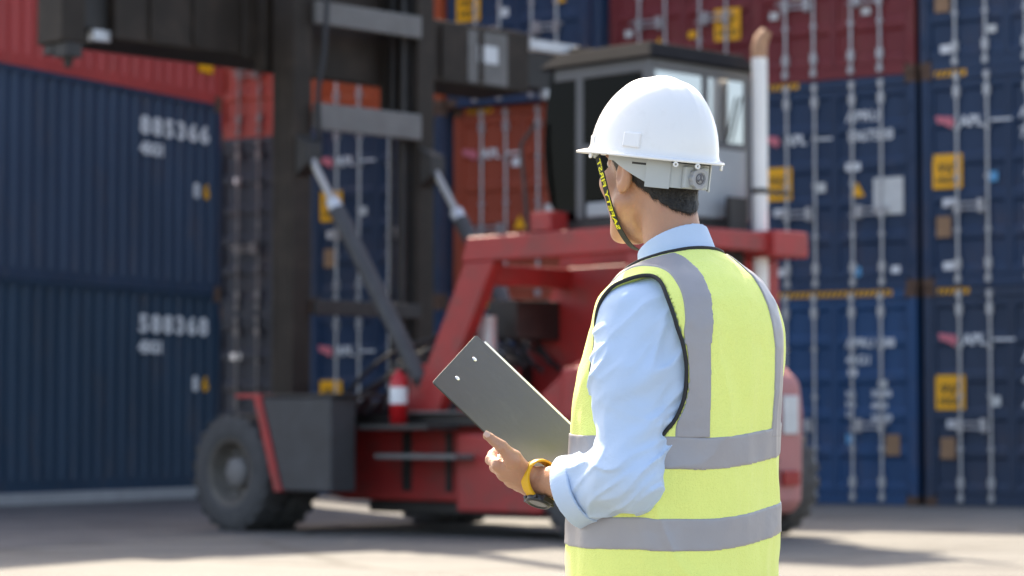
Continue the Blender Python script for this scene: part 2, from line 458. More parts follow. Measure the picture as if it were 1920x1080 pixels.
spec = {
 ('A', 0): (P_BLACKBLUE, 'blue black shipping container at the foot of the shaded stack beside the side-on containers', [('wrect', -0.75, 2.2), ('dot', 0.75, 2.2, M_WHITE)]),
 ('A', 1): (P_BLACKBLUE, 'blue black shipping container under the red one, left of the lift mast', [('small', -0.75, 2.2), ('dot', 0.75, 2.3, M_WHITE), ('small', 0.85, 1.4, M_TAN)]),
 ('A', 2): (P_RED, 'bright red shipping container seen door-end on just left of the lift mast', [('dot', 0.7, 2.2, M_WHITE)]),
 ('B', 0): (P_NAVY, 'navy container with yellow height sign seen low between the mast posts', B1),
 ('B', 1): (P_SLATE, 'slate blue container with yellow height sign behind the upper half of the near tilt cylinder', B1),
 ('B', 2): (P_ORANGE, 'orange red container seen between the two cross beams of the mast', [('tri', -0.2, 1.4)]),
 ('C', 0): (P_NAVY, 'navy container at ground level hidden behind the red machine frame', B1),
 ('C', 1): (P_ORANGE2, 'orange red container with white round sticker between mast and cab', [('logo', -0.95, 2.2), ('dot', -0.12, 2.05, M_WHITE), ('wbig', 0.60, 1.15), ('tri', -0.05, 1.15), ('dot', 0.75, 2.2, M_WHITE), ('stripes', -0.98, 0)]),
 ('C', 2): (P_NAVY, 'navy container with yellow height sign above the far end of the spreader', [('ysq', -0.85, 1.5), ('dot', -0.2, 1.35, M_WHITE), ('tri', 0.75, 1.5), ('wrect', -0.8, 1.0), ('stripes', -0.98, 0)]),
 ('D', 0): (P_BLUE, 'blue container at ground level hidden behind the machine cab and worker', B1),
 ('D', 1): (P_NAVY, 'navy container behind the cab and white hard hat', B1),
 ('D', 2): (P_MAROON, 'maroon container with yellow triangle and yellow sign directly above the cab roof', [('tri', -0.40, 0.75), ('small', -0.9, 0.95, M_CREAM), ('ysq', 0.72, 0.95), ('small', 0.15, 0.85, M_YEL), ('num', 0.16, 1.45, ['45G1'], 0.16)]),
 ('E', 0): (P_BLUE, 'bright blue container with long yellow and black stripe right of the yellow vest', [('longstripes', -0.99, 0), ('num', 0.18, 2.12, ['APRU 588', '45G1'], 0.17), ('small', 0.28, 1.78), ('small', 0.72, 1.62, M_CREAM), ('num', 0.55, 1.45, ['30480', '4850', '25630'], 0.12), ('num', 0.18, 1.45, ['KG', 'KG', 'LB'], 0.10), ('dot', 0.24, 0.88, M_SKYB), ('tan', 0.86, 0.80)]),
 ('E', 1): (P_NAVY, 'navy container with large white data plate beside the white exhaust pipe', [('logo', -0.98, 2.10), ('ysq', -0.86, 1.50), ('wrect', -0.82, 1.10), ('num', 0.18, 2.30, ['APRU', '1367528'], 0.20), ('wrect', 0.28, 1.68), ('tri', 0.34, 1.36), ('wbig', 0.80, 1.26), ('dot', -0.2, 1.42, M_CREAM), ('dot', 0.32, 0.25, M_SKYB), ('small', 0.90, 0.26), ('wrect', -0.85, 0.27), ('stripes', -0.98, 0)]),
 ('E', 2): (P_MAROON, 'maroon red container right of the exhaust pipe tip in the top row', [('small', -0.9, 0.95, M_CREAM), ('small', 0.5, 0.9, M_CREAM), ('small', -0.55, 1.2, M_TAN)]),
 ('F', 0): (P_SLATE, 'slate blue container at ground level at the right edge of the picture', [('logo', -0.90, 2.20), ('ysq', -0.86, 1.50), ('wrect', -0.80, 1.08), ('tan', -0.90, 0.76), ('dot', -0.22, 1.38, M_CREAM), ('num', 0.16, 1.9, ['APRU', '40', '45G1'], 0.24), ('stripes', -1.02, 0)]),
 ('F', 1): (P_NAVY, 'navy container with bright yellow height sign at the right edge, second from the ground', [('logo', -0.90, 2.20), ('ysq', -0.86, 1.54), ('wrect', -0.82, 1.12), ('tan', -0.92, 0.80), ('dot', -0.22, 1.44, M_SKYB), ('wrect', -0.82, 0.28), ('stripes', -1.02, 0), ('num', 0.16, 2.2, ['APRU', '764120'], 0.2)]),
 ('F', 2): (P_NAVY, 'navy container with white label low on its door in the top right corner', [('wrect', -0.82, 0.28), ('tan', -0.90, 0.92), ('small', -0.2, 0.5, M_CREAM)]),
}
for (k, t), (body, label, marks) in spec.items():
    s, back = rows[k]
    if (k, t) == ('C', 2): back -= 0.25
    p = row_at(s + random.uniform(-0.02, 0.02), back + random.uniform(-0.03, 0.03))
    container(label, G_ROW, (p[0], p[1], t * TIER + 0.004), YAW_D, body, body, marks, rods=M_GALVD if k == 'A' else None)
# side-on block at the left, raised on a concrete plinth
LDIR = rad(62.3)
lyaw = math.atan2(math.cos(LDIR), -math.sin(LDIR))
LORG = (-4.44 - 1.219 * math.sin(LDIR), 38.9 + 1.219 * math.cos(LDIR))
PL_H = 0.15
for t, (body, label, num) in enumerate([
    (P_TEALNAVY, 'dark navy container seen side-on at lower left, standing on the concrete plinth', '588368'),
    (P_DEEP, 'navy corrugated container seen side-on at left, between navy and red containers', '885366'),
    (P_RED2, 'red corrugated container seen side-on in the top left corner', '')]):
    c = container(label, 'containers stacked side-on at left', (LORG[0], LORG[1], PL_H + 0.004 + t * TIER), lyaw, body, body, [], side_marks=bool(num), number=num)
    if t == 2:
        place(CM['ysq'], 'height_sign', M_YEL, c, (-CW / 2 - 0.002, 0.42, 0.62), (0, 0, -math.pi / 2), (0.9, 1, 0.75))
pl = MB().box((-1.5, -0.35, 0.0), (1.5, CL + 0.5, PL_H)).build('container_plinth', mat('plinth_concrete', (0.33, 0.33, 0.33), rough=0.85, var=0.3, vscale=2, bump=0.4, bscale=12), None)
pl.location = (LORG[0], LORG[1], 0.002); pl.rotation_euler = (0, 0, lyaw)
tag(pl, 'low grey concrete plinth under the side-on containers', 'plinth')
shading = MB().box((-9.2, -9.0, 0.0), (-1.52, 40.0, 0.004)).build('shade_sheet', mat('shade_darkened_ground', (0.085, 0.083, 0.085), rough=0.9, var=0.35, vscale=0.8, dirt=(0.20, 0.19, 0.175), dirt_amt=0.5, dscale=1.2, bump=0.5, bscale=30), None)  # added dark sheet: shade beside the left stack put into its colour
shading.location = (LORG[0], LORG[1], 0.0); shading.rotation_euler = (0, 0, lyaw)
tag(shading, 'added dark ground lane beside the side-on containers', kind='structure')
# two further tiers above the frame, whose shadow falls on the yard
top = MB().box((-CW / 2, 0, 0), (CW / 2, CL, CH))
for i in range(43):
    y = 0.2 + i * 0.278
    for sx in (-1, 1): top.box((sx * (CW / 2 + 0.012) - 0.012, y, 0.16), (sx * (CW / 2 + 0.012) + 0.012, y + 0.12, CH - 0.08))
topm = top.mesh('upper_container')
for k, (s, back) in list(rows.items()) + [('L', (0, 0))]:
    for t in (3, 4):
        if k == 'L': loc, rz = (LORG[0], LORG[1], PL_H + 0.004 + t * TIER), lyaw
        else:
            p = row_at(s, back); loc, rz = (p[0], p[1], t * TIER + 0.004), YAW_D
        o = place(topm, 'shipping_container', random.choice([P_NAVY, P_RED, P_ORANGE2, P_BLUE]), None, loc, (0, 0, rz))
        tag(o, 'closed shipping container stacked above the top edge of the picture', 'container', 'container tiers above the picture')

# ------------------------------------------------------------------ container handler
V_RED = mat('machine_red_paint', (0.36, 0.026, 0.024), rough=0.5, var=0.25, vscale=2.5, dirt=(0.10, 0.055, 0.045), dirt_amt=0.5, dscale=3.5, bump=0.08, bscale=15)
V_CW = mat('faded_red_paint', (0.42, 0.16, 0.15), rough=0.6, var=0.2, vscale=3, dirt=(0.30, 0.20, 0.18), dirt_amt=0.4, dscale=5)
V_DARK = mat('dirty_dark_steel', (0.020, 0.018, 0.017), rough=0.6, var=0.4, vscale=4, dirt=(0.055, 0.042, 0.034), dirt_amt=0.4, dscale=4)
V_SPR = mat('dusty_flare_browned_steel', (0.025, 0.018, 0.013), spec=0.25, rough=0.6, var=0.35, vscale=3, dirt=(0.065, 0.045, 0.034), dirt_amt=0.4, dscale=3)  # brown cast is warm lens flare put into the steel colour
V_GREY = mat('grey_steel', (0.13, 0.125, 0.12), rough=0.55, var=0.3, vscale=5, dirt=(0.10, 0.09, 0.08), dirt_amt=0.4, dscale=4)
V_FEND = mat('grey_painted_steel', (0.045, 0.045, 0.048), rough=0.6, var=0.35, vscale=4, dirt=(0.035, 0.03, 0.03), dirt_amt=0.5, dscale=5)
V_LIGHT = mat('light_grey_cab_paint', (0.31, 0.33, 0.35), rough=0.4, var=0.12, vscale=3)
V_PIPE = mat('pale_exhaust_steel', (0.78, 0.76, 0.73), rough=0.5, var=0.10, vscale=5)
V_TIP = mat('scorched_steel', (0.42, 0.22, 0.12), rough=0.6, var=0.4, vscale=9)
V_CHR = mat('chrome_rod', (0.40, 0.37, 0.34), rough=0.38, metal=0.8)
V_TYRE = mat('dusty_rubber', (0.055, 0.054, 0.055), rough=0.85, var=0.35, vscale=7, dirt=(0.10, 0.095, 0.09), dirt_amt=0.4, dscale=6, bump=0.2, bscale=30)
V_RIM = mat('greasy_rim', (0.10, 0.088, 0.075), rough=0.7, var=0.4, vscale=8)
V_HUB = mat('grey_hub', (0.17, 0.16, 0.155), rough=0.6, var=0.3, vscale=8)
V_SILVER = mat('aluminium_plate', (0.50, 0.51, 0.53), rough=0.4, metal=0.3, var=0.2, vscale=8)
V_LAMP = mat('tail_lamp_lens', (0.30, 0.012, 0.015), rough=0.25)
V_SEAT = mat('cab_interior', (0.03, 0.028, 0.035), rough=0.8)
V_EXT = mat('extinguisher_red', (0.48, 0.012, 0.015), rough=0.3)
G_TINT = glass_mat('tinted_glass', (0.035, 0.03, 0.05), 0.0, 0.03, 0.16)
G_CLEAR = glass_mat('cab_glass', (0.40, 0.45, 0.50), 0.52, 0.05)

V_ROOF = mat('black_roof_paint', (0.015, 0.015, 0.017), rough=0.95, var=0.3, vscale=3, spec=0.05)
V_CABF = mat('grey_cab_frame', (0.095, 0.095, 0.10), rough=0.5, var=0.2, vscale=4)
VORG = (-1.65, 27.0, 0.0)
veh = empty('container_handler', VORG, rad(45.0))
tag(veh, 'red container handler with tall dark mast, spreader bar and raised grey cab', 'container handler')

def wheel(cx, cy, r, w, out):
    """out = side (-1/+1) on which the dish faces"""
    a, b = (cx - w / 2, cx + w / 2)
    rim_r = r * 0.56
    prof = [(-0.42, rim_r), (-0.47, rim_r + 0.02), (-0.50, r * 0.70), (-0.49, r * 0.86), (-0.43, r * 0.955), (-0.34, r * 0.99), (-0.1, r), (0.1, r),
            (0.34, r * 0.99), (0.43, r * 0.955), (0.49, r * 0.86), (0.50, r * 0.70), (0.47, rim_r + 0.02), (0.42, rim_r)]
    t = MB().lathe([(cx + p * w, q) for p, q in prof], 0, (0, cy, r), 48)
    n = 22
    for j in range(n):                                  # tread lugs
        q = 2 * math.pi * j / n
        M = Matrix.Translation((cx, cy, r)) @ Matrix.Rotation(q, 4, 'X')
        for s in (-1, 1):
            t.box((min(0.02 * s, 0.46 * w * s), -0.05, r * 0.965), (max(0.02 * s, 0.46 * w * s), 0.03, r * 1.012), M @ Matrix.Rotation(0.25 * s, 4, 'Z'))
    wh = t.build('wheel', V_TYRE, veh)
    o = out
    rim = MB().lathe([(cx + o * 0.46 * w, rim_r + 0.015), (cx + o * 0.44 * w, rim_r - 0.02), (cx + o * 0.30 * w, rim_r - 0.035), (cx + o * 0.0 * w, rim_r - 0.05),
                      (cx - o * 0.06 * w, rim_r * 0.62), (cx - o * 0.06 * w, 0.0)], 0, (0, cy, r), 40)
    rim.lathe([(cx - o * 0.06 * w, rim_r - 0.05), (cx - o * 0.46 * w, rim_r + 0.01)], 0, (0, cy, r), 40)
    rim.build('rim', V_RIM, wh)
    hub = MB().lathe([(cx - o * 0.06 * w, r * 0.26), (cx + o * 0.22 * w, r * 0.25), (cx + o * 0.28 * w, r * 0.21), (cx + o * 0.30 * w, 0.0)], 0, (0, cy, r), 28)
    for j in range(10):
        q = 2 * math.pi * j / 10
        M = Matrix.Translation((cx, cy + math.cos(q) * r * 0.36, r + math.sin(q) * r * 0.36))
        hub.box((-0.03 - o * 0.0, -0.014, -0.014), (0.03, 0.014, 0.014), M)
    hub.build('hub', V_HUB, wh)
    return wh
RF = 0.59
wheel(-1.53, 0.0, RF, 0.34, -1); wheel(-1.14, 0.0, RF, 0.34, -1)
wheel(1.53, 0.0, RF, 0.34, 1); wheel(1.14, 0.0, RF, 0.34, 1)
wheel(-0.98, -4.40, 0.56, 0.36, -1); wheel(1.37, -4.40, 0.56, 0.36, 1)
def part(name, m, fn, bevel=0.012, parent=None):
    mb = MB(); fn(mb); return mb.build(name, m, parent or veh, bevel)
part('axle', V_DARK, lambda b: b.tube([(-1.3, 0, RF), (1.3, 0, RF)], 0.13, 16), 0)
part('axle', V_DARK, lambda b: b.tube([(-1.2, -4.4, 0.56), (1.2, -4.4, 0.56)], 0.10, 16), 0)
# chassis
part('chassis', V_RED, lambda b: b.prism([(0.28, 0.50), (0.28, 1.08), (-5.0, 1.08), (-5.0, 0.45), (-3.6, 0.32), (-0.7, 0.32)], 0, -0.78, 0.78), 0.03)
part('belly_panel', V_RED, lambda b: b.prism([(-2.6, 0.24), (-2.6, 0.98), (-3.75, 0.98), (-3.75, 0.24)], 0, -1.02, -0.79), 0.03)
part('chassis_opening', V_DARK, lambda b: b.box((-0.80, -1.72, 0.42), (-0.782, -1.60, 1.0)), 0)
part('chassis_opening', V_DARK, lambda b: b.box((-0.80, -2.30, 0.42), (-0.782, -2.22, 1.0)), 0)
part('hose_tray', V_DARK, lambda b: b.box((-0.98, -3.2, 1.06), (-0.79, -0.9, 1.17)))
part('sill_bar', V_GREY, lambda b: b.box((-1.05, -3.1, 1.175), (-0.85, -1.9, 1.20)))
part('underbody_guard', V_DARK, lambda b: b.box((-0.70, -3.4, 0.20), (0.70, -1.0, 0.315)))
# fender box behind the front wheel
part('fender_box', V_FEND, lambda b: b.prism([(-0.50, 1.33), (-1.55, 1.33), (-1.55, 0.42), (-0.83, 0.42)], 0, -1.69, -1.36), 0.02)
part('fender_edge', V_RED, lambda b: b.prism([(-0.40, 1.36), (-0.50, 1.36), (-0.84, 0.41), (-0.74, 0.41)], 0, -1.72, -0.85).box((-1.72, -0.50, 1.335), (-0.9, -0.12, 1.375)), 0.01)
part('deck_plate', V_DARK, lambda b: b.box((-1.70, -1.60, 1.335), (-0.79, -0.52, 1.37)), 0.008)
part('deck_plate', V_DARK, lambda b: b.box((-1.40, -2.60, 1.02), (-0.99, -1.61, 1.07)), 0.008)
part('fender_box', V_FEND, lambda b: b.prism([(-0.50, 1.33), (-1.55, 1.33), (-1.55, 0.42), (-0.83, 0.42)], 0, 0.80, 1.69), 0.02)
for z, y0, y1 in ((0.74, -2.85, -1.72),):
    part('step', V_GREY, lambda b: b.box((-1.28, y0, z), (-0.98, y1, z + 0.05)).box((-0.98, y0 + 0.1, z), (-0.78, y0 + 0.16, z + 0.05)).box((-0.98, y1 - 0.16, z), (-0.78, y1 - 0.1, z + 0.05)))
# A-frame legs and cab rails
for s, wd in ((-1, 0.16), (1, 0.40)):
    xa, xb = (s * 0.80, s * (0.80 + 0.14)) if s < 0 else (0.80 - wd, 0.80 + 0.10)
    part('frame_leg', V_RED, lambda b: b.prism([(-1.80, 1.09), (-2.20, 1.09), (-3.02, 2.60), (-3.02, 2.62), (-2.62, 2.62)], 0, min(xa, xb), max(xa, xb)), 0.02)
    part('cab_rail', V_RED, lambda b: b.prism([(-2.58, 2.62), (-2.66, 2.86), (-5.35, 2.86), (-5.35, 2.62)], 0, min(xa, xb) - 0.005, max(xa, xb) + 0.005), 0.02)
    part('rear_post', V_RED, lambda b: b.box((min(xa, xb), -5.0, 1.085), (max(xa, xb), -4.72, 2.615)), 0.02)
    part('gusset', V_RED, lambda b: b.prism([(-1.62, 1.09), (-1.795, 1.09), (-2.10, 1.66), (-1.72, 1.66)], 0, s * 0.80 - 0.06, s * 0.80 + 0.06), 0.01)
part('diagonal_plate', V_RED, lambda b: b.prism([(-1.80, 1.09), (-2.60, 1.09), (-3.70, 2.61), (-2.85, 2.61)], 0, 0.26, 0.40), 0.01)
part('cross_member', V_RED, lambda b: b.box((-0.78, -2.9, 2.40), (0.40, -2.72, 2.60)), 0.015)
part('cross_member', V_RED, lambda b: b.box((-0.78, -5.28, 2.66), (0.40, -5.10, 2.84)), 0.015)
part('cab_bracket', V_RED, lambda b: b.box((-0.945, -3.78, 2.865), (-0.60, -3.52, 3.05)), 0.015)
# engine bay between the legs
part('hood', V_RED, lambda b: b.prism([(-3.3, 1.09), (-3.3, 1.35), (-3.7, 1.62), (-4.7, 2.05), (-4.7, 1.09)], 0, -0.62, 0.22), 0.05)
part('hydraulic_tank', V_DARK, lambda b: b.tube([(-0.45, -2.15, 1.55), (0.45, -2.15, 1.55)], 0.22, 20).box((-0.35, -2.75, 1.90), (0.25, -2.35, 2.28)), 0.01)
part('filter', V_SILVER, lambda b: b.tube([(-0.55, -2.55, 1.75), (-0.55, -2.55, 2.12)], [0.09, 0.09], 18), 0)
part('valve_block', V_RED, lambda b: b.box((-0.72, -2.75, 1.09), (-0.3, -2.30, 1.62)), 0.01)
rnd = random.Random(3)
for i in range(9):
    x = -0.5 + 0.12 * i
    p = [(x, -0.2, 1.15), (x + rnd.uniform(-.1, .1), -0.9, 1.5 + rnd.uniform(0, .3)), (x + rnd.uniform(-.1, .1), -1.7, 1.7 + rnd.uniform(-.1, .4)), (x, -2.3, 1.6 + rnd.uniform(0, .6)), (x, -2.9, 1.5)]
    pts = []
    for j in range(4):
        for k in range(5):
            t = k / 5.0; pts.append(Vector(p[j]).lerp(Vector(p[j + 1]), t) + Vector((0, 0, 0.05 * math.sin(math.pi * t))))
    part('hydraulic_hose', M_GASK, lambda b: b.tube(pts, 0.025, 8), 0)
# counterweight
def cwt(b):
    b.prism([(-4.98, 0.30), (-4.98, 1.62), (-5.10, 1.62), (-5.26, 1.48), (-5.30, 1.20), (-5.28, 0.36), (-5.20, 0.24), (-4.98, 0.24)], 0, -1.03, 1.03)
cw = part('counterweight', V_CW, cwt, 0.06); cw.location = (0, 0.11, 0)
part('counterweight_block', V_RED, lambda b: b.box((-0.95, -4.86, 1.09), (0.95, -3.9, 1.60)), 0.05)
part('grille', V_DARK, lambda b: [b.box((-0.6, -5.33, 0.62 + 0.09 * i), (0.6, -5.303, 0.67 + 0.09 * i)) for i in range(7)], 0, cw)
for s in (-1, 1):
    part('tail_lamp', V_LAMP, lambda b: b.box((s * 0.80 - 0.12, -5.335, 0.50), (s * 0.80 + 0.12, -5.29, 0.64)), 0.012, cw)
    part('number_board', V_SILVER, lambda b: b.box((s * 0.80 - 0.11, -5.325, 0.98), (s * 0.80 + 0.11, -5.30, 1.34)), 0.01, cw)
# mast
for s in (-1, 1):
    def chan(b, xc, w, d, z0, z1, y):
        o = -s                                     # channel opens inwards
        b.box((xc - w / 2, y - d / 2, z0), (xc + w / 2, y - d / 2 + 0.06, z1)).box((xc - w / 2, y + d / 2 - 0.06, z0), (xc + w / 2, y + d / 2, z1))
        b.box((xc + s * w / 2 - (0.06 if s > 0 else 0), y - d / 2 + 0.061, z0), (xc + s * w / 2 + (0.0 if s > 0 else 0.06), y + d / 2 - 0.061, z1))
    part('mast_post', V_SPR, lambda b: chan(b, s * 0.87, 0.24, 0.34, 0.42, 6.4, 0.02), 0.008)
    part('inner_mast_post', V_DARK, lambda b: chan(b, s * 0.80, 0.09, 0.20, 0.9, 9.2, 0.03), 0.006)
    part('lift_cylinder', V_DARK, lambda b: b.tube([(s * 0.70, 0.02, 0.6), (s * 0.70, 0.02, 5.6)], 0.045, 14).tube([(s * 0.70, 0.02, 5.6), (s * 0.70, 0.02, 9.0)], 0.035, 12), 0)
    part('lift_chain', V_DARK, lambda b: b.box((s * 0.62 - 0.025, 0.10, 1.2), (s * 0.62 + 0.025, 0.13, 9.0)), 0)
    part('mast_bracket', V_DARK, lambda b: b.prism([(-0.15, 3.62), (-0.15, 4.05), (-0.34, 3.95), (-0.34, 3.74)], 0, s * 0.87 - 0.10, s * 0.87 + 0.10), 0.01)
    tc_ = empty('tilt_cylinder'); tc_.parent = veh
    A, B = Vector((s * 0.87, -0.26, 3.84)), Vector((s * 0.87, -2.02, 1.40))
    dirv = (B - A)
    part('piston_rod', V_CHR, lambda b: b.tube([A, A + dirv * 0.24], 0.042, 14), 0, tc_)
    part('cylinder_head', V_SILVER, lambda b: b.tube([A + dirv * 0.205, A + dirv * 0.245], 0.075, 18), 0, tc_)
    part('barrel', V_FEND, lambda b: b.tube([A + dirv * 0.245, A + dirv * 0.96], 0.085, 18).tube([A + dirv * 0.96, B], 0.06, 14), 0, tc_)
for z, h, m in ((4.12, 0.28, V_GREY), (5.22, 0.24, V_GREY), (1.10, 0.22, V_DARK), (2.2, 0.16, V_DARK)):
    part('mast_cross_beam', m, lambda b: b.box((-0.745, -0.22, z), (0.745, -0.155, z + h)), 0.012)
part('mast_hose', M_GASK, lambda b: b.tube([(-0.72, -0.30, 6.2), (-0.70, -0.33, 5.4), (-0.76, -0.36, 4.9), (-0.83, -0.34, 4.5), (-0.80, -0.32, 4.15), (-0.74, -0.27, 3.9)], 0.028, 10), 0)
# carriage and spreader
part('carriage', V_SPR, lambda b: b.box((-1.02, 0.30, 4.75), (1.02, 0.46, 6.3)).box((-0.8, 0.22, 4.4), (-0.6, 0.30, 6.4)).box((0.6, 0.22, 4.4), (0.8, 0.30, 6.4)), 0.012)
YS = 0.95
SZ = 4.92
spd = part('spreader_beam', V_SPR, lambda b: b.box((-2.75, YS - 0.42, SZ), (3.15, YS + 0.42, SZ + 0.70)).box((-1.15, YS - 0.48, SZ - 0.03), (1.15, YS - 0.425, SZ + 1.0)), 0.02)
for i, x in enumerate((-2.3, -1.75, 1.75, 2.35)):
    part('stiffener', V_SPR, lambda b: b.box((x - 0.03, YS - 0.455, SZ + 0.05), (x + 0.03, YS - 0.425, SZ + 0.65)), 0.004, spd)
part('data_plate', V_SILVER, lambda b: b.box((2.30, YS - 0.435, SZ + 0.28), (2.62, YS - 0.424, SZ + 0.48)), 0, spd)
part('plate', V_GREY, lambda b: b.box((2.15, YS - 0.431, SZ + 0.04), (2.78, YS - 0.422, SZ + 0.64)), 0, spd)
for s, xe in ((-1, -3.30), (1, 4.05)):
    x0 = -2.745 if s < 0 else 3.145
    part('telescopic_arm', V_DARK, lambda b: b.box((min(x0, xe), YS - 0.28, SZ + 0.10), (max(x0, xe), YS + 0.05, SZ + 0.52)), 0.012, spd)
    part('arm_rail', V_SILVER, lambda b: b.box((min(x0, xe) + 0.1, YS - 0.34, SZ + 0.54), (max(x0, xe), YS - 0.24, SZ + 0.66)), 0.006, spd)
    part('arm_rail', V_SILVER, lambda b: b.box((min(x0, xe) + 0.35, YS - 0.34, SZ - 0.02), (max(x0, xe), YS - 0.24, SZ + 0.09)), 0.006, spd)
    eb = part('end_beam', V_SPR, lambda b: b.box((xe - 0.14, YS - 0.50, SZ - 0.10), (xe + 0.14, YS - 0.06, SZ + 0.62)), 0.02, spd)
    part('twistlock', V_DARK, lambda b: b.box((xe - 0.10, YS - 0.50, SZ - 0.24), (xe + 0.10, YS - 0.30, SZ - 0.101)).tube([(xe, YS - 0.40, SZ - 0.24), (xe, YS - 0.40, SZ - 0.34)], [0.06, 0.03], 10), 0.006, spd)
    part('twistlock', V_DARK, lambda b: b.box((xe - 0.10, YS - 0.28, SZ - 0.20), (xe + 0.10, YS - 0.12, SZ - 0.101)), 0.006, spd)
# cab
CX0, CX1, CY0, CY1, CZ0, CZ1 = -0.72, 0.70, -3.52, -4.82, 2.87, 4.40
part('cab_floor', V_DARK, lambda b: b.box((CX0 + 0.01, CY1 + 0.01, CZ0), (CX1 - 0.01, CY0 + 0.02, CZ0 + 0.10)), 0.02)
part('cab_panel', V_LIGHT, lambda b: b.box((CX0 + 0.02, CY1, CZ0 + 0.11), (CX1 - 0.02, CY1 + 0.05, 3.66)).box((CX0, CY1 + 0.1, CZ0 + 0.11), (CX0 + 0.04, CY0 - 0.5, 3.12)).box((CX1 - 0.04, CY1 + 0.1, CZ0 + 0.11), (CX1, CY0 - 0.3, 3.12)), 0.02)
part('cab_frame', V_CABF, lambda b: [b.box((x - 0.045, y - 0.045, CZ0 + 0.1), (x + 0.045, y + 0.045, CZ1)) for x in (CX0 + 0.04, CX1 - 0.04) for y in (CY1 + 0.045, CY0 - 0.42)]
     + [b.box((CX0 - 0.004, CY1 + 0.05, CZ1 - 0.12), (CX0 + 0.06, CY0 - 0.1, CZ1)), b.box((CX0 + 0.085, CY1 - 0.004, CZ1 - 0.1), (CX1 - 0.085, CY1 + 0.05, CZ1)), b.box((CX0 + 0.085, CY1 - 0.006, 3.64), (CX1 - 0.085, CY1 + 0.052, 3.70)),
        b.box((0.02, CY1 - 0.005, 3.70), (0.10, CY1 + 0.05, CZ1 - 0.1)), b.box((CX0 - 0.006, CY1 + 0.09, 3.60), (CX0 + 0.03, CY0 - 0.46, 3.66))], 0.012)
part('roof', V_ROOF, lambda b: b.add([(CX0 - 0.08, CY1 - 0.08, CZ1), (CX1 + 0.08, CY1 - 0.08, CZ1), (CX1 + 0.08, CY0 + 0.05, CZ1), (CX0 - 0.08, CY0 + 0.05, CZ1),
                                      (CX0 + 0.05, CY1 + 0.04, CZ1 + 0.16), (CX1 - 0.05, CY1 + 0.04, CZ1 + 0.16), (CX1 - 0.05, CY0 - 0.10, CZ1 + 0.16), (CX0 + 0.05, CY0 - 0.10, CZ1 + 0.16)],
                                     [(3, 2, 1, 0), (4, 5, 6, 7), (0, 1, 5, 4), (1, 2, 6, 5), (2, 3, 7, 6), (3, 0, 4, 7)]), 0.02)
part('rear_window', G_CLEAR, lambda b: b.box((CX0 + 0.09, CY1 + 0.012, 3.705), (0.018, CY1 + 0.02, CZ1 - 0.105)), 0)
part('rear_window', G_CLEAR, lambda b: b.box((0.102, CY1 + 0.012, 3.705), (CX1 - 0.09, CY1 + 0.02, CZ1 - 0.105)), 0)
part('door_window', G_TINT, lambda b: b.box((CX0 + 0.008, CY1 + 0.095, 3.13), (CX0 + 0.018, CY0 - 0.47, 3.595)), 0)
part('door_window', G_TINT, lambda b: b.box((CX0 + 0.008, CY1 + 0.095, 3.665), (CX0 + 0.018, CY0 - 0.47, CZ1 - 0.125)), 0)
part('side_window', G_TINT, lambda b: b.box((CX1 - 0.018, CY1 + 0.095, 3.13), (CX1 - 0.008, CY0 - 0.47, CZ1 - 0.125)), 0)
fp = [(CY0 - 0.37, 2.96), (CY0 - 0.16, 2.98), (CY0 - 0.04, 3.12), (CY0 + 0.03, 3.40), (CY0 + 0.05, 3.70), (CY0 + 0.02, 4.05), (CY0 - 0.06, 4.395), (CY0 - 0.37, 4.395)]
part('windscreen', G_TINT, lambda b: b.prism(fp, 0, CX0 + 0.006, CX1 - 0.006), 0)
part('seat', V_SEAT, lambda b: b.box((-0.26, -4.55, 3.25), (0.26, -4.05, 3.42)).box((-0.26, -4.66, 3.42), (0.26, -4.54, 4.05)).box((-0.2, -4.45, 2.98), (0.2, -4.1, 3.25)).box((-0.30, -3.92, 2.98), (0.30, -3.80, 3.45)), 0.03)
part('wiper', M_BLK, lambda b: b.tube([(0.4, CY1 - 0.02, 3.72), (0.55, CY1 - 0.02, 4.15)], 0.012, 6), 0)
# handrail, mirror arm, exhaust
part('handrail', V_DARK, lambda b: b.tube([(-0.90, -3.45, 2.87), (-0.90, -3.35, 3.7), (-0.80, -3.45, 3.9)], 0.018, 8), 0)
part('exhaust_pipe', V_PIPE, lambda b: b.tube([(0.56, -5.05, 2.05), (0.56, -5.05, 4.50)], 0.073, 24, caps=False), 0)
part('exhaust_tip', V_TIP, lambda b: b.tube([(0.56, -5.05, 4.495), (0.56, -5.05, 4.60), (0.575, -5.065, 4.68), (0.61, -5.10, 4.75)], [0.074, 0.073, 0.068, 0.052], 24, caps=False), 0)
part('exhaust_clamp', V_DARK, lambda b: b.tube([(0.56, -5.05, 3.22), (0.56, -5.05, 3.27)], 0.082, 24).box((0.58, -5.08, 3.23), (0.98, -5.05, 3.26)), 0)
part('exhaust_shield', V_DARK, lambda b: b.prism([(-4.99, 2.10), (-4.99, 3.18), (-4.93, 3.18), (-4.86, 2.10)], 0, 0.2, 0.46), 0.01)
part('radiator_cover', V_DARK, lambda b: b.box((-0.55, -5.0, 1.63), (0.40, -4.72, 2.55)), 0.03)

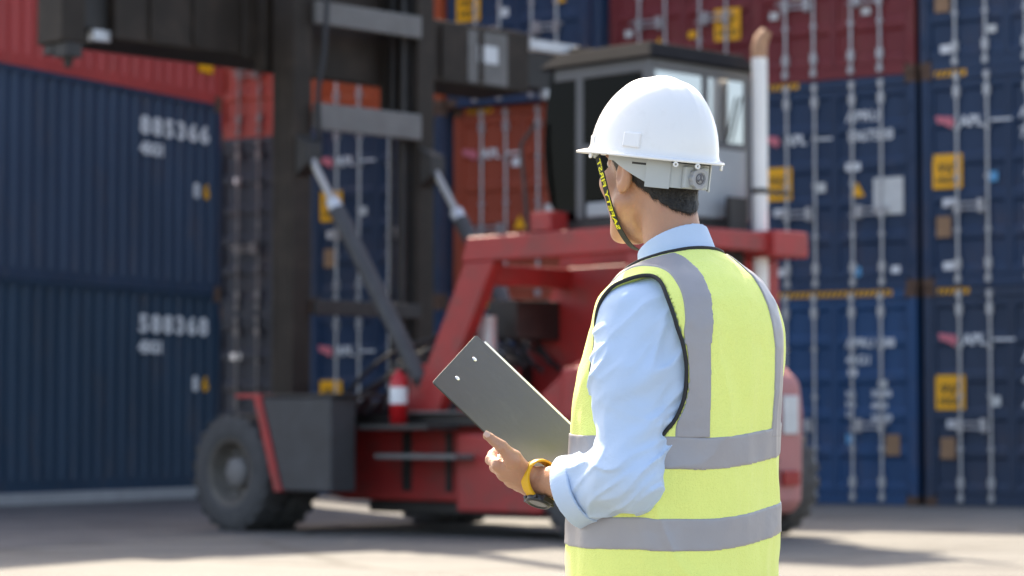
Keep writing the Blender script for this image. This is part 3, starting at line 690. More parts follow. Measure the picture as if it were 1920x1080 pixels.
# extinguisher standing on the deck
ex = empty('fire_extinguisher', (0, 0, 0))
vm = Matrix.Translation(VORG) @ Matrix.Rotation(rad(45), 4, 'Z')
ex.location = vm @ Vector((-1.15, -1.93, 1.072))
tag(ex, 'small red fire extinguisher with white label on the red machine deck', 'fire extinguisher')
MB().lathe([(0, 0.0), (0, 0.085), (0.40, 0.085), (0.46, 0.07), (0.50, 0.03), (0.53, 0.028)], 2, n=24).build('cylinder', V_EXT, ex)
MB().lathe([(0.20, 0.0862), (0.36, 0.0862)], 2, n=24).build('label_band', M_WHITE, ex)
MB().box((-0.03, -0.02, 0.53), (0.03, 0.02, 0.57)).box((-0.10, -0.012, 0.57), (0.05, 0.012, 0.59)).tube([(0.03, 0, 0.55), (0.09, 0, 0.5), (0.10, 0, 0.3)], 0.012, 8).build('valve', M_BLK, ex)

# ------------------------------------------------------------------ distance-field modelling for the figure
rng = np.random.RandomState(11)
LAT = rng.rand(64, 64, 64).astype(np.float32) * 2 - 1
def vnoise(p):
    i = np.floor(p).astype(np.int32); f = (p - i).astype(np.float32); f = f * f * (3 - 2 * f); i &= 63; j = (i + 1) & 63
    x0, y0, z0 = i[..., 0], i[..., 1], i[..., 2]; x1, y1, z1 = j[..., 0], j[..., 1], j[..., 2]
    fx, fy, fz = f[..., 0], f[..., 1], f[..., 2]
    def lp(a, b, t): return a + (b - a) * t
    return lp(lp(lp(LAT[x0, y0, z0], LAT[x1, y0, z0], fx), lp(LAT[x0, y1, z0], LAT[x1, y1, z0], fx), fy),
              lp(lp(LAT[x0, y0, z1], LAT[x1, y0, z1], fx), lp(LAT[x0, y1, z1], LAT[x1, y1, z1], fx), fy), fz)
def fbm(p, n=3):
    s = 0; a = 1.0
    for k in range(n): s = s + a * vnoise(p * 2.03 ** k + 7.7 * k); a *= 0.5
    return s
def ridge(p): return 1 - np.abs(vnoise(p)) * 2.2
def smin(a, b, k):
    h = np.clip(0.5 + 0.5 * (b - a) / k, 0, 1); return b + (a - b) * h - k * h * (1 - h)
def smax(a, b, k): return -smin(-a, -b, k)
def A3(v): return np.array(v, dtype=np.float32)
def ellipsoid(p, c, r):
    q = p - A3(c); r = A3(r); k0 = np.linalg.norm(q / r, axis=-1); k1 = np.linalg.norm(q / (r * r), axis=-1) + 1e-9
    return k0 * (k0 - 1) / k1
def cone(p, a, b, ra, rb):
    a, b = A3(a), A3(b); d = b - a; t = np.clip(((p - a) @ d) / float(d @ d), 0, 1)
    return np.linalg.norm(p - a - t[..., None] * d, axis=-1) - (ra + (rb - ra) * t)
def surface_nets(f, lo, hi, h, detail=None, band=0.03):
    ax = [np.arange(lo[i], hi[i] + h, h, dtype=np.float32) for i in range(3)]
    n = [len(a) for a in ax]
    # coarse blocks first; only blocks near the surface are sampled finely
    K_ = 8; nb = [-(-m // K_) for m in n]
    cen = [np.array([ax[i][0] + (min(k * K_ + (K_ - 1) / 2.0, n[i] - 1)) * h for k in range(nb[i])], np.float32) for i in range(3)]
    P = np.stack(np.meshgrid(*cen, indexing='ij'), -1); dc = f(P)
    D = np.repeat(np.repeat(np.repeat(np.where(dc < 0, -1.0, 1.0).astype(np.float32), K_, 0), K_, 1), K_, 2)[:n[0], :n[1], :n[2]].copy()
    hot = np.argwhere(np.abs(dc) < K_ * h * 0.87 * 1.5 + 0.016)
    off = np.stack(np.meshgrid(*[np.arange(K_)] * 3, indexing='ij'), -1).reshape(-1, 3)
    for i in range(0, len(hot), 600):
        ix = (hot[i:i + 600, None, :] * K_ + off[None]).reshape(-1, 3)
        ix = ix[(ix[:, 0] < n[0]) & (ix[:, 1] < n[1]) & (ix[:, 2] < n[2])]
        P = (A3(lo) + h * ix).astype(np.float32); d = f(P)
        if detail is not None:
            m = np.abs(d) < band
            if m.any(): d = d.copy(); d[m] += detail(P[m])
        D[ix[:, 0], ix[:, 1], ix[:, 2]] = d
    D[0] = D[-1] = 1; D[:, 0] = D[:, -1] = 1; D[:, :, 0] = D[:, :, -1] = 1
    I = D < 0
    cs = [(a, b, c) for a in (0, 1) for b in (0, 1) for c in (0, 1)]
    def sub(X, c): return X[c[0]:n[0] - 1 + c[0], c[1]:n[1] - 1 + c[1], c[2]:n[2] - 1 + c[2]]
    cnt = sum(sub(I, c).astype(np.int8) for c in cs)
    act = np.argwhere((cnt > 0) & (cnt < 8))
    idx = -np.ones((n[0] - 1, n[1] - 1, n[2] - 1), np.int32); idx[tuple(act.T)] = np.arange(len(act))
    val = {c: D[act[:, 0] + c[0], act[:, 1] + c[1], act[:, 2] + c[2]] for c in cs}
    S_ = np.zeros((len(act), 3), np.float32); K = np.zeros(len(act), np.float32)
    for c in cs:
        for k in range(3):
            if c[k] == 0:
                e = list(c); e[k] = 1; e = tuple(e); a, b = val[c], val[e]
                m = (a < 0) != (b < 0); t = np.where(m, a / (a - b + 1e-12), 0)
                q = np.tile(A3(c), (len(act), 1)); q[:, k] += t
                S_[m] += q[m]; K[m] += 1
    V = A3(lo) + h * (act + S_ / K[:, None])
    Q = []
    for k in range(3):
        o1, o2 = [(1, 2), (2, 0), (0, 1)][k]
        sl0 = [slice(None)] * 3; sl1 = [slice(None)] * 3; sl0[k] = slice(0, n[k] - 1); sl1[k] = slice(1, n[k])
        a, b = I[tuple(sl0)], I[tuple(sl1)]
        E = np.argwhere(a != b); fl = a[tuple(E.T)]
        def cell(d1, d2):
            c = E.copy(); c[:, o1] -= d1; c[:, o2] -= d2; return idx[tuple(c.T)]
        q = np.stack([cell(1, 1), cell(0, 1), cell(0, 0), cell(1, 0)], 1)
        q[~fl] = q[~fl][:, ::-1]; Q.append(q)
    return V, np.concatenate(Q)
def relax(V, Q, it=2, lam=0.5):
    E = np.concatenate([Q[:, [0, 1]], Q[:, [1, 2]], Q[:, [2, 3]], Q[:, [3, 0]]])
    for _ in range(it):
        S_ = np.zeros_like(V); K = np.zeros(len(V), np.float32)
        for a, b in ((0, 1), (1, 0)):
            for k in range(3): S_[:, k] += np.bincount(E[:, a], V[E[:, b], k], len(V))
            K += np.bincount(E[:, a], minlength=len(V))
        V = V + lam * (S_ / np.maximum(K, 1)[:, None] - V)
    return V
def np_mesh(name, V, Q, material, parent):
    me = bpy.data.meshes.new(name)
    me.vertices.add(len(V)); me.vertices.foreach_set('co', np.ascontiguousarray(V, np.float32).ravel())
    me.loops.add(Q.size); me.loops.foreach_set('vertex_index', np.ascontiguousarray(Q, np.int32).ravel())
    me.polygons.add(len(Q)); me.polygons.foreach_set('loop_start', np.arange(0, Q.size, 4, dtype=np.int32))
    me.polygons.foreach_set('use_smooth', np.ones(len(Q), bool))
    me.update(calc_edges=True); me.validate()
    me.materials.append(material)
    o = bpy.data.objects.new(name, me); link(o); o.parent = parent
    return o
def solid(name, f, lo, hi, h, material, parent, detail=None, it=2, band=0.03):
    V, Q = surface_nets(f, lo, hi, h, detail, band)
    return np_mesh(name, relax(V, Q, it), Q, material, parent)

# ------------------------------------------------------------------ the worker: x right, y forward, z up, feet on the ground
PORG = (0.328, 4.85); PYAW = rad(45.0)
person = empty('person', (PORG[0], PORG[1], 0.0), PYAW)
tag(person, 'person in yellow reflective vest and pale blue shirt seen from behind, holding a clipboard', 'person')
pc, ps = math.cos(PYAW), math.sin(PYAW)
def px2w(x, y, depth):
    """world point seen at pixel (1920 wide) at the given distance along +Y"""
    a = (x - 960) / F_PX; b = (540 - y) / F_PX
    dy = math.cos(PITCH) - b * math.sin(PITCH); dz = math.sin(PITCH) + b * math.cos(PITCH)
    t = depth / dy
    return Vector((a * t, depth, CAM_H + dz * t))
def w2p(w): dx, dy = w[0] - PORG[0], w[1] - PORG[1]; return Vector((dx * pc + dy * ps, -dx * ps + dy * pc, w[2]))
def at(x, y, depth): return w2p(px2w(x, y, depth))

M_SKIN = mat('skin', (0.47, 0.245, 0.150), rough=0.48, var=0.16, vscale=28, dirt=(0.50, 0.20, 0.13), dirt_amt=0.35, dscale=45, sss=0.12, bump=0.14, bscale=220)
M_HAIR = mat('black_hair', (0.012, 0.010, 0.009), rough=0.5, var=0.4, vscale=80, bump=0.5, bscale=260)
def cloth(name, col, rough, bump_scale, weave, var=0.05, fold=0.006):
    m = mat(name, col, rough=rough, var=var, vscale=6, spec=0.2, sheen=0.15)
    nt = m.node_tree; N = nt.nodes; L = nt.links; b = N['Principled BSDF']
    tc = N.new('ShaderNodeTexCoord')
    n1 = N.new('ShaderNodeTexNoise'); n1.inputs['Scale'].default_value = 22; n1.inputs['Detail'].default_value = 4; n1.inputs['Distortion'].default_value = 0.6
    mpc = N.new('ShaderNodeMapping'); mpc.inputs['Scale'].default_value = (1, 1, 0.35) if fold > 0.008 else (1, 1, 1)
    L.new(tc.outputs['Object'], mpc.inputs[0]); L.new(mpc.outputs[0], n1.inputs['Vector'])
    b1 = N.new('ShaderNodeBump'); b1.inputs['Strength'].default_value = 0.35; b1.inputs['Distance'].default_value = fold
    L.new(n1.outputs[0], b1.inputs['Height'])
    v = N.new('ShaderNodeTexVoronoi'); v.inputs['Scale'].default_value = bump_scale; v.inputs['Randomness'].default_value = 0.9
    L.new(tc.outputs['Object'], v.inputs['Vector'])
    b2 = N.new('ShaderNodeBump'); b2.inputs['Strength'].default_value = weave; b2.inputs['Distance'].default_value = 0.0015
    L.new(v.outputs['Distance'], b2.inputs['Height']); L.new(b1.outputs[0], b2.inputs['Normal']); L.new(b2.outputs[0], b.inputs['Normal'])
    if weave > 0.5:
        rp = N.new('ShaderNodeValToRGB'); rp.color_ramp.elements[0].position = 0.05; rp.color_ramp.elements[1].position = 0.45
        rp.color_ramp.elements[0].color = (0.62, 0.68, 0.45, 1); rp.color_ramp.elements[1].color = (1, 1, 1, 1)
        L.new(v.outputs['Distance'], rp.inputs[0])
        mm = N.new('ShaderNodeMix'); mm.data_type = 'RGBA'; mm.blend_type = 'MULTIPLY'; mm.inputs[0].default_value = 0.16
        src = b.inputs['Base Color'].links[0].from_socket
        L.new(src, mm.inputs[6]); L.new(rp.outputs[0], mm.inputs[7]); L.new(mm.outputs[2], b.inputs['Base Color'])
    return m
M_SHIRT = cloth('pale_blue_cotton', (0.50, 0.63, 0.80), 0.8, 900, 0.15, fold=0.0079)
M_VEST = cloth('fluorescent_yellow_mesh', (0.88, 0.95, 0.27), 0.75, 320, 0.6, fold=0.014)
M_TAPE = mat('grey_reflective_tape', (0.33, 0.32, 0.335), rough=0.40, var=0.14, vscale=7, bump=0.3, bscale=20, spec=0.6)
M_PIPING = mat('black_piping', (0.018, 0.018, 0.02), rough=0.7)
M_TROUS = cloth('dark_trousers', (0.03, 0.035, 0.05), 0.85, 600, 0.2)
M_SHOE = mat('black_leather', (0.02, 0.02, 0.02), rough=0.45)

# torso outline by height: half width, half depth, forward shift
TZ = [0.60, 0.80, 0.98, 1.15, 1.24, 1.29, 1.33, 1.36, 1.385, 1.41, 1.50]
TA = [0.206, 0.206, 0.206, 0.208, 0.205, 0.188, 0.152, 0.108, 0.068, 0.056, 0.054]
TB = [0.172, 0.176, 0.178, 0.170, 0.150, 0.138, 0.113, 0.085, 0.063, 0.055, 0.054]
TV = [0.034, 0.038, 0.034, 0.016, -0.004, -0.006, -0.008, -0.004, 0.006, 0.018, 0.030]
_z = np.linspace(0.55, 1.55, 401)
def _sm(y):
    v = np.interp(_z, TZ, y); k = np.hanning(19); k /= k.sum(); return np.convolve(np.pad(v, 9, mode='edge'), k, 'valid')
SA, SB, SV = _sm(TA), _sm(TB), _sm(TV)
def torso(p, grow=0.0):
    z = p[..., 2]; a = np.interp(z, _z, SA) + grow; b = np.interp(z, _z, SB) + grow; v0 = np.interp(z, _z, SV)
    x, y = p[..., 0], p[..., 1] - v0
    e = 2.25
    k = (np.abs(x / a) ** e + np.abs(y / b) ** e) ** (1 / e)
    g = np.sqrt((x / a ** 2) ** 2 + (y / b ** 2) ** 2) / np.maximum(np.sqrt((x / a) ** 2 + (y / b) ** 2), 1e-6)
    d = (k - 1) / np.maximum(g, 1e-6)
    slope = np.clip((z - 1.24) / 0.1, 0, 1)
    return d * (1 - 0.38 * slope)
def vest_fold(p):
    z = p[..., 2:3]; q = np.concatenate([p[..., :2] * 13, z * 2.2 + p[..., :1] * 3], -1)
    w = np.clip((1.34 - p[..., 2]) / 0.2, 0.25, 1)
    r2 = np.concatenate([p[..., :2] * 30, z * 5.5], -1)
    return w * (-0.0085 * vnoise(q) - 0.0026 * vnoise(r2 + 5.0)) \
        - 0.0055 * np.maximum(ridge(np.concatenate([(p[..., :1] + 0.35 * z) * 9, p[..., 1:2] * 5, (z - 0.5 * p[..., :1]) * 4], -1) + 3.3), 0) ** 3 * np.clip((1.30 - p[..., 2]) / 0.1, 0, 1) - 0.0016 * np.clip((p[..., 2] - 0.62), 0, 1) * vnoise(p * 45)
# mask distances
AC = {-1: -0.036, 1: 0.012}
AZ0, ARZ, ARV = 1.165, 0.164, 0.083
def armhole(p, side):
    q = np.stack([(p[..., 1] - AC[side]) / ARV, (p[..., 2] - AZ0) / ARZ], -1); k = np.linalg.norm(q, axis=-1)
    g = np.linalg.norm(np.stack([q[..., 0] / ARV, q[..., 1] / ARZ], -1), axis=-1) / np.maximum(k, 1e-6)
    d = (k - 1) / np.maximum(g, 1e-6)
    return np.where(p[..., 0] * side > 0.07, d, 1.0)               # negative inside the opening
def neckhole(p):
    c = A3((0, 0.022, 1.357)); n = A3((0, 0.30, 0.954)); n = n / np.linalg.norm(n)
    q = p - c; h = q @ n; r = np.linalg.norm(q - h[..., None] * n, axis=-1)
    return h - 0.004 + 0.02 * np.clip(r - 0.06, 0, 1)              # positive above the neckline
def vfront(p):                                                      # the open front below the neck
    return np.where(p[..., 1] > 0.02, np.maximum(-(np.abs(p[..., 0]) - (0.012 + 0.28 * np.clip(p[..., 2] - 1.16, 0, 1))), -1), -1.0)
def vmask(p):
    m = np.maximum(-armhole(p, -1), -armhole(p, 1)); m = np.maximum(m, neckhole(p)); m = np.maximum(m, vfront(p))
    return np.maximum(m, 0.655 - p[..., 2])
VO = 0.014
LOV, HIV = (-0.25, -0.22, 0.64), (0.25, 0.25, 1.46)
def vest_base(p):
    d = torso(p, 0.0)
    for s in (-1, 1): d = smin(d, cone(p, (s * 0.09, -0.002, 1.275), (s * 0.154, 0.0, 1.258), 0.058, 0.065), 0.025)
    return d + vest_fold(p)
vest = solid('vest', lambda p: np.maximum(vest_base(p), vmask(p)), LOV, HIV, 0.0036, M_VEST, person, it=3)
def trace(origins, dirs, far=0.30):
    """outermost points of the vest surface along rays"""
    T = np.linspace(far, 0.0, 601, dtype=np.float32); out = []
    for o, d in zip(origins, dirs):
        P = A3(o) + T[:, None] * A3(d); v = vest_base(P); k = np.argmax(v < 0)
        if k == 0: out.append(None); continue
        t = T[k - 1] + (T[k] - T[k - 1]) * v[k - 1] / (v[k - 1] - v[k]); out.append(Vector(A3(o) + t * A3(d)))
    return out
for s in (-1, 1):
    th = np.linspace(0, 2 * math.pi, 97)
    pts = trace([(0, AC[s] + ARV * math.cos(q), AZ0 + ARZ * math.sin(q)) for q in th], [(s, 0, 0)] * 97)
    MB().tube([q for q in pts if q is not None], 0.0038, 10, caps=False).build('armhole_piping', M_PIPING, vest)
ring = []
e1, e2 = Vector((1, 0, 0)), Vector((0, 0.954, -0.30)).normalized()
th = np.linspace(rad(150), rad(390), 61)
nc = Vector((0, 0.022, 1.361))
pts = trace([nc] * 61, [tuple(e1 * math.cos(q) + e2 * math.sin(q)) for q in th], 0.2)
MB().tube([q for q in pts if q is not None], 0.0036, 10).build('neck_piping', M_PIPING, vest)
def hstripe(z0, tilt, w): return lambda p: np.maximum(np.abs(p[..., 2] - z0 - tilt * p[..., 0] + 0.16 * np.clip(-p[..., 1] - 0.05, 0, 1)) - w / 2, np.maximum(vmask(p), -1))
def vstripe(s, w): return lambda p: np.maximum(np.maximum(np.abs(p[..., 0] - s * ((0.118 if s < 0 else 0.108) - 0.02 * np.clip((p[..., 2] - 1.2) / 0.15, 0, 1))) - w / 2, 1.03 - p[..., 2]), vmask(p) + 0.004)
for z0 in (1.024, 0.874):
    m = hstripe(z0, 0.095, 0.060)
    solid('reflective_band', lambda p: np.maximum(vest_base(p) - 0.0022, m(p)), (LOV[0], LOV[1], z0 - 0.08), (HIV[0], HIV[1], z0 + 0.08), 0.003, M_TAPE, vest, it=1)
for s in (-1, 1):
    m = vstripe(s, 0.050)
    solid('reflective_strap', lambda p: np.maximum(vest_base(p) - 0.0026, m(p)), (min(s * 0.06, s * 0.18), LOV[1], 1.01), (max(s * 0.06, s * 0.18), HIV[1], 1.40), 0.0023, M_TAPE, vest, it=1)

# shirt: torso under the vest, both sleeves, collar
SHL, ELB = at(1178, 592, 4.735), at(1178, 890, 4.66)
CUF = at(1052, 930, 4.80); WRI = at(1008, 906, 4.850)
SHR, ELR, CUR, HNR = Vector((0.160, 0.0, 1.255)), Vector((0.205, 0.07, 0.99)), Vector((0.12, 0.24, 0.99)), Vector((0.075, 0.285, 1.00))
def sleeves(p):
    d = smin(cone(p, SHL, SHL.lerp(ELB, 0.40), 0.062, 0.070), cone(p, SHL.lerp(ELB, 0.40), ELB, 0.070, 0.058), 0.02)
    d = smin(d, cone(p, ELB, CUF, 0.059, 0.064), 0.025)
    e = smin(cone(p, SHR, ELR, 0.066, 0.060), cone(p, ELR, CUR, 0.058, 0.05), 0.02)
    return smin(d, e, 0.01)
fdir = A3((CUF - ELB).normalized()); cut_n = A3((at(1000, 945, 4.86) - at(1100, 915, 4.76)).normalized())
cutL = lambda p: (p - A3(at(1090, 934, 4.80))) @ A3(((at(1000, 946, 4.835) - at(1120, 896, 4.765)).normalized()))
cdR = A3((CUR - ELR).normalized())
def shirt_f(p):
    d = smin(torso(p, -VO), sleeves(p), 0.03)
    z = p[..., 2]
    d = np.maximum(d, 0.70 - z); d = np.maximum(d, neckhole(p) + 0.0)
    dl = cutL(p); near = (np.linalg.norm(p - A3(CUF), axis=-1) < 0.16)
    d = np.where(near, np.maximum(d, dl), d)
    d = np.where(near, np.maximum(d, -(cone(p, CUF - (CUF - ELB) * 0.35, CUF + (CUF - ELB) * 0.5, 0.045, 0.063))), d)
    dr = (p - A3(CUR)) @ cdR; nr = np.linalg.norm(p - A3(CUR), axis=-1) < 0.12
    return np.where(nr, np.maximum(d, dr), d)
ud = (ELB - SHL).normalized()
def shirt_detail(p):
    # diagonal drag lines on the upper arm, crowded folds at the elbow bend, loose cuff
    t = ((p - A3(SHL)) @ A3(ud)) / (ELB - SHL).length
    elbow = np.exp(-((p - A3(ELB)) ** 2).sum(-1) / 0.011)
    warp = np.stack([vnoise(p * 9 + 3), vnoise(p * 9 + 13), vnoise(p * 9 + 23)], -1)
    a = p + 0.02 * warp
    s1 = (a[..., 2] * 1.0 + a[..., 1] * 0.75 - a[..., 0] * 0.5)          # across the drag lines
    s2 = (a[..., 2] * 0.45 - a[..., 1] * 0.9)
    q1 = np.stack([s1 * 21, s2 * 6, a[..., 0] * 9], -1)
    f1 = np.maximum(ridge(q1), 0) ** 2 * np.clip(t * 1.6 + 0.45, 0.0, 1.0)
    q1b = np.stack([s1 * 33 - s2 * 8, s2 * 9, a[..., 0] * 12], -1)
    f1 = f1 + 0.55 * np.maximum(ridge(q1b + 9.0), 0) ** 1.5 * np.clip(t * 1.4 + 0.3, 0, 1)
    q2 = np.stack([s2 * 20 + s1 * 12, s1 * 8, a[..., 0] * 9], -1)
    f2 = np.maximum(ridge(q2 + 4.0), 0) ** 2 * elbow
    f3 = vnoise(p * 28)
    arm = p[..., 0] < -0.09
    return np.where(arm, -0.0080 * f1 - 0.0085 * f2 - 0.0020 * f3 + 0.0045, -0.001 * f3)
shirt = solid('shirt', shirt_f, (-0.33, -0.20, 0.69), (0.31, 0.34, 1.43), 0.0034, M_SHIRT, person, shirt_detail, it=1)
# turned-back cuff edge: a thin band following the sleeve opening
def cuff_f(p):
    dl = cutL(p); d = cone(p, ELB, CUF + (CUF - ELB) * 0.3, 0.060, 0.0665) + 0.003 * vnoise(p * 24)
    c = np.maximum(np.maximum(np.abs(d - 0.001) - 0.0036, dl - 0.003), -dl - 0.042)
    return np.where(np.linalg.norm(p - A3(CUF), axis=-1) < 0.16, c, 1.0)
cl_, ch_ = [min(CUF[i], ELB[i]) - 0.11 for i in range(3)], [max(CUF[i], ELB[i]) + 0.12 for i in range(3)]
solid('cuff', cuff_f, cl_, ch_, 0.0026, M_SHIRT, shirt, it=1)
# collar: a folded band round the neck, lower at the front
def collar_f(p):
    c = A3((0, 0.020, 1.372)); n = A3((0, 0.30, 0.954)); q = p - c; h = q @ n
    x = q[..., 0]; y = q[..., 1] - 0.3 * h * 0
    e2 = A3((0, 0.954, -0.30)); v = q @ e2
    r = np.sqrt((x / 1.0) ** 2 + (v / 1.05) ** 2)
    rad_ = 0.0690 - 0.13 * h
    d = np.abs(r - rad_) - 0.0040
    top_ = 0.032 - 0.011 * np.clip(v / 0.07, -1, 1)
    d = np.maximum(d, h - top_); d = np.maximum(d, -0.05 - h)
    gap = 0.010 + 0.25 * np.clip(0.02 - h + 0.02, 0, 1)
    return np.where(v > 0.03, np.maximum(d, -(np.abs(x) - gap)), d)
solid('collar', collar_f, (-0.11, -0.09, 1.29), (0.11, 0.13, 1.47), 0.0026, M_SHIRT, shirt, it=2)

# head frame
HORG = at(1226, 332, 4.90); HORG.x = 0.0
HORG = Vector((0.0, 0.083, 1.533))
HM = Matrix.Translation(HORG) @ Matrix.Rotation(rad(-7), 4, 'Z') @ Matrix.Rotation(rad(9), 4, 'X')
HMI = np.array(HM.inverted(), dtype=np.float32)
def to_head(p): return p @ HMI[:3, :3].T + HMI[:3, 3]
def head_f(p):
    d = ellipsoid(p, (0, -0.012, 0.045), (0.077, 0.098, 0.088))
    d = smin(d, ellipsoid(p, (0, 0.036, -0.036), (0.063, 0.061, 0.080)), 0.03)
    d = smin(d, ellipsoid(p, (0, 0.054, -0.117), (0.025, 0.022, 0.018)), 0.03)
    for s in (-1, 1):
        d = smin(d, cone(p, (s * 0.058, 0.004, -0.055), (s * 0.024, 0.048, -0.117), 0.022, 0.018), 0.02)
        d = smin(d, ellipsoid(p, (s * 0.043, 0.066, -0.022), (0.024, 0.024, 0.024)), 0.02)
        d = smax(d, -ellipsoid(p, (s * 0.031, 0.098, 0.014), (0.017, 0.014, 0.011)), 0.012)
        d = smin(d, ellipsoid(p, (s * 0.031, 0.080, 0.014), (0.012, 0.012, 0.011)), 0.003)
        d = smin(d, cone(p, (s * 0.012, 0.092, 0.030), (s * 0.048, 0.080, 0.030), 0.007, 0.005), 0.012)
        e = ellipsoid(p, (s * 0.079, -0.010, -0.004), (0.010, 0.020, 0.032))
        e = smin(e, cone(p, (s * 0.072, 0.0, -0.028), (s * 0.076, -0.004, -0.030), 0.008, 0.007), 0.006)
        e = smax(e, -ellipsoid(p, (s * 0.090, -0.004, 0.000), (0.009, 0.011, 0.019)), 0.004)
        d = smin(d, e, 0.006)
    d = smin(d, cone(p, (0, 0.094, 0.020), (0, 0.112, -0.022), 0.008, 0.012), 0.012)
    d = smin(d, ellipsoid(p, (0, 0.090, -0.058), (0.024, 0.012, 0.006)), 0.006)
    d = smin(d, ellipsoid(p, (0, 0.088, -0.070), (0.020, 0.012, 0.006)), 0.006)
    return d
NB = Vector((0.0, 0.018, 1.36))
def skin_head(p):
    d = head_f(to_head(p))
    n = cone(p, HM @ Vector((0, -0.030, -0.01)), NB, 0.056, 0.056)
    return np.maximum(smin(d, n, 0.028), 1.30 - p[..., 2])
V1, Q1 = surface_nets(skin_head, (-0.11, -0.08, 1.29), (0.11, 0.22, 1.68), 0.0030)
V1 = relax(V1, Q1, 1)
# hidden trunk, arms and legs of the body
def core(p):
    d = ellipsoid(p, (0, 0.0, 1.12), (0.15, 0.095, 0.19)); d = smin(d, ellipsoid(p, (0, 0.02, 0.86), (0.155, 0.11, 0.17)), 0.05)
    d = smin(d, cone(p, SHL, ELB, 0.045, 0.038), 0.03); d = smin(d, cone(p, SHR, ELR, 0.045, 0.038), 0.03)
    for s in (-1, 1):
        d = smin(d, cone(p, (s * 0.085, 0.02, 0.82), (s * 0.10, 0.03, 0.45), 0.078, 0.052), 0.03)
        d = smin(d, cone(p, (s * 0.10, 0.03, 0.45), (s * 0.105, 0.0, 0.09), 0.050, 0.035), 0.02)
    d = smin(d, cone(p, (0, 0.0, 1.24), NB, 0.05, 0.045), 0.02)
    return d
V2, Q2 = surface_nets(core, (-0.30, -0.20, 0.04), (0.30, 0.20, 1.42), 0.008)
# left hand: palm up under the board edge, thumb on top of it
kn = [at(934, 872, 4.822), at(944, 888, 4.838), at(957, 900, 4.856), at(972, 908, 4.874)]
THB = [at(978, 884, 4.824), at(962, 860, 4.797), at(941, 838, 4.784), at(914, 817, 4.786)]
def hand_f(p):
    d = cone(p, ELB.lerp(WRI, 0.25), ELB.lerp(WRI, 0.6), 0.040, 0.034)
    d = smin(d, cone(p, ELB.lerp(WRI, 0.6), WRI, 0.034, 0.0265), 0.02)
    pal = cone(p, WRI, kn[0].lerp(WRI, 0.12), 0.0245, 0.0165)
    for k in kn[1:]: pal = smin(pal, cone(p, WRI, k.lerp(WRI, 0.1), 0.022, 0.0145), 0.014)
    d = smin(d, pal, 0.016)
    d = smin(d, cone(p, THB[0], THB[1], 0.0200, 0.0165), 0.018)
    th = smin(cone(p, THB[1], THB[2], 0.0150, 0.0112), cone(p, THB[2], THB[3], 0.0112, 0.0086), 0.004)
    d = smin(d, th, 0.008)
    for i, k in enumerate(kn):
        l = (0.040, 0.045, 0.041, 0.033)[i]
        fw = (at(905, 850, 4.90) - at(935, 872, 4.822)).normalized(); upv = (at(960, 815, 4.99) - at(935, 850, 4.90)).normalized()
        a = k + fw * l; b = a + (fw * 0.35 + upv).normalized() * l * 0.65; c = b + upv * l * 0.5
        g = smin(cone(p, k, a, 0.0115, 0.0100), cone(p, a, b, 0.0098, 0.0085), 0.004); g = smin(g, cone(p, b, c, 0.0085, 0.0072), 0.004)
        d = smin(d, g, 0.006)
        d = smin(d, ellipsoid(p, k, (0.0125, 0.0125, 0.012)), 0.005)
    return d
allp = kn + THB + [WRI, ELB]
lo = [min(q[i] for q in allp) - 0.07 for i in range(3)]; hi = [max(q[i] for q in allp) + 0.08 for i in range(3)]
V3, Q3 = surface_nets(hand_f, lo, hi, 0.0020, lambda p: -0.0006 * vnoise(p * 120) - 0.0005 * vnoise(p * 300))
V3 = relax(V3, Q3, 1)
# right hand, relaxed, in front of the chest
def handr_f(p):
    d = cone(p, ELR, HNR, 0.038, 0.025); f = (HNR - ELR).normalized(); r_ = f.cross(Vector((0, 0, 1))).normalized()
    pal = ellipsoid(p, HNR + f * 0.045, (0.036, 0.040, 0.020)); d = smin(d, pal, 0.02)
    for i in range(4):
        b0 = HNR + f * 0.075 + r_ * (0.027 - 0.018 * i); l = (0.036, 0.042, 0.038, 0.030)[i]
        b1 = b0 + (f + Vector((0, 0, -0.35))).normalized() * l; b2 = b1 + (f + Vector((0, 0, -1.2))).normalized() * l * 0.8
        d = smin(d, smin(cone(p, b0, b1, 0.0105, 0.0095), cone(p, b1, b2, 0.0095, 0.0075), 0.004), 0.006)
    t0 = HNR + f * 0.02 - r_ * 0.025 * -1; t1 = t0 + f * 0.04 + r_ * 0.022; t2 = t1 + f * 0.032 + r_ * 0.004
    return smin(d, smin(cone(p, t0, t1, 0.014, 0.0115), cone(p, t1, t2, 0.0115, 0.0085), 0.004), 0.01)
V4, Q4 = surface_nets(handr_f, [min(ELR[i], HNR[i]) - 0.14 for i in range(3)], [max(ELR[i], HNR[i]) + 0.16 for i in range(3)], 0.004)
Vb = np.concatenate([V1, V2, V3, V4]); k1, k2, k3 = len(V1), len(V1) + len(V2), len(V1) + len(V2) + len(V3)
body = np_mesh('body', Vb, np.concatenate([Q1, Q2 + k1, Q3 + k2, Q4 + k3]), M_SKIN, person)
M_NAIL = mat('thumb_nail', (0.62, 0.40, 0.32), rough=0.3)
nd = (THB[3] - THB[2]).normalized()
cam_p = w2p(Vector((0, 0, CAM_H)))
nn = (cam_p - THB[3]); nn = (nn - nd * nn.dot(nd)).normalized(); nn = (nn + Vector((0, 0, 0.35))); nn = (nn - nd * nn.dot(nd)).normalized(); ns = nd.cross(nn)
NMI = Matrix((ns, nd, nn)).transposed().to_4x4()
nb_ = MB()
for i in range(7):
    for j in range(6):
        pass
NV = []; NFc = []
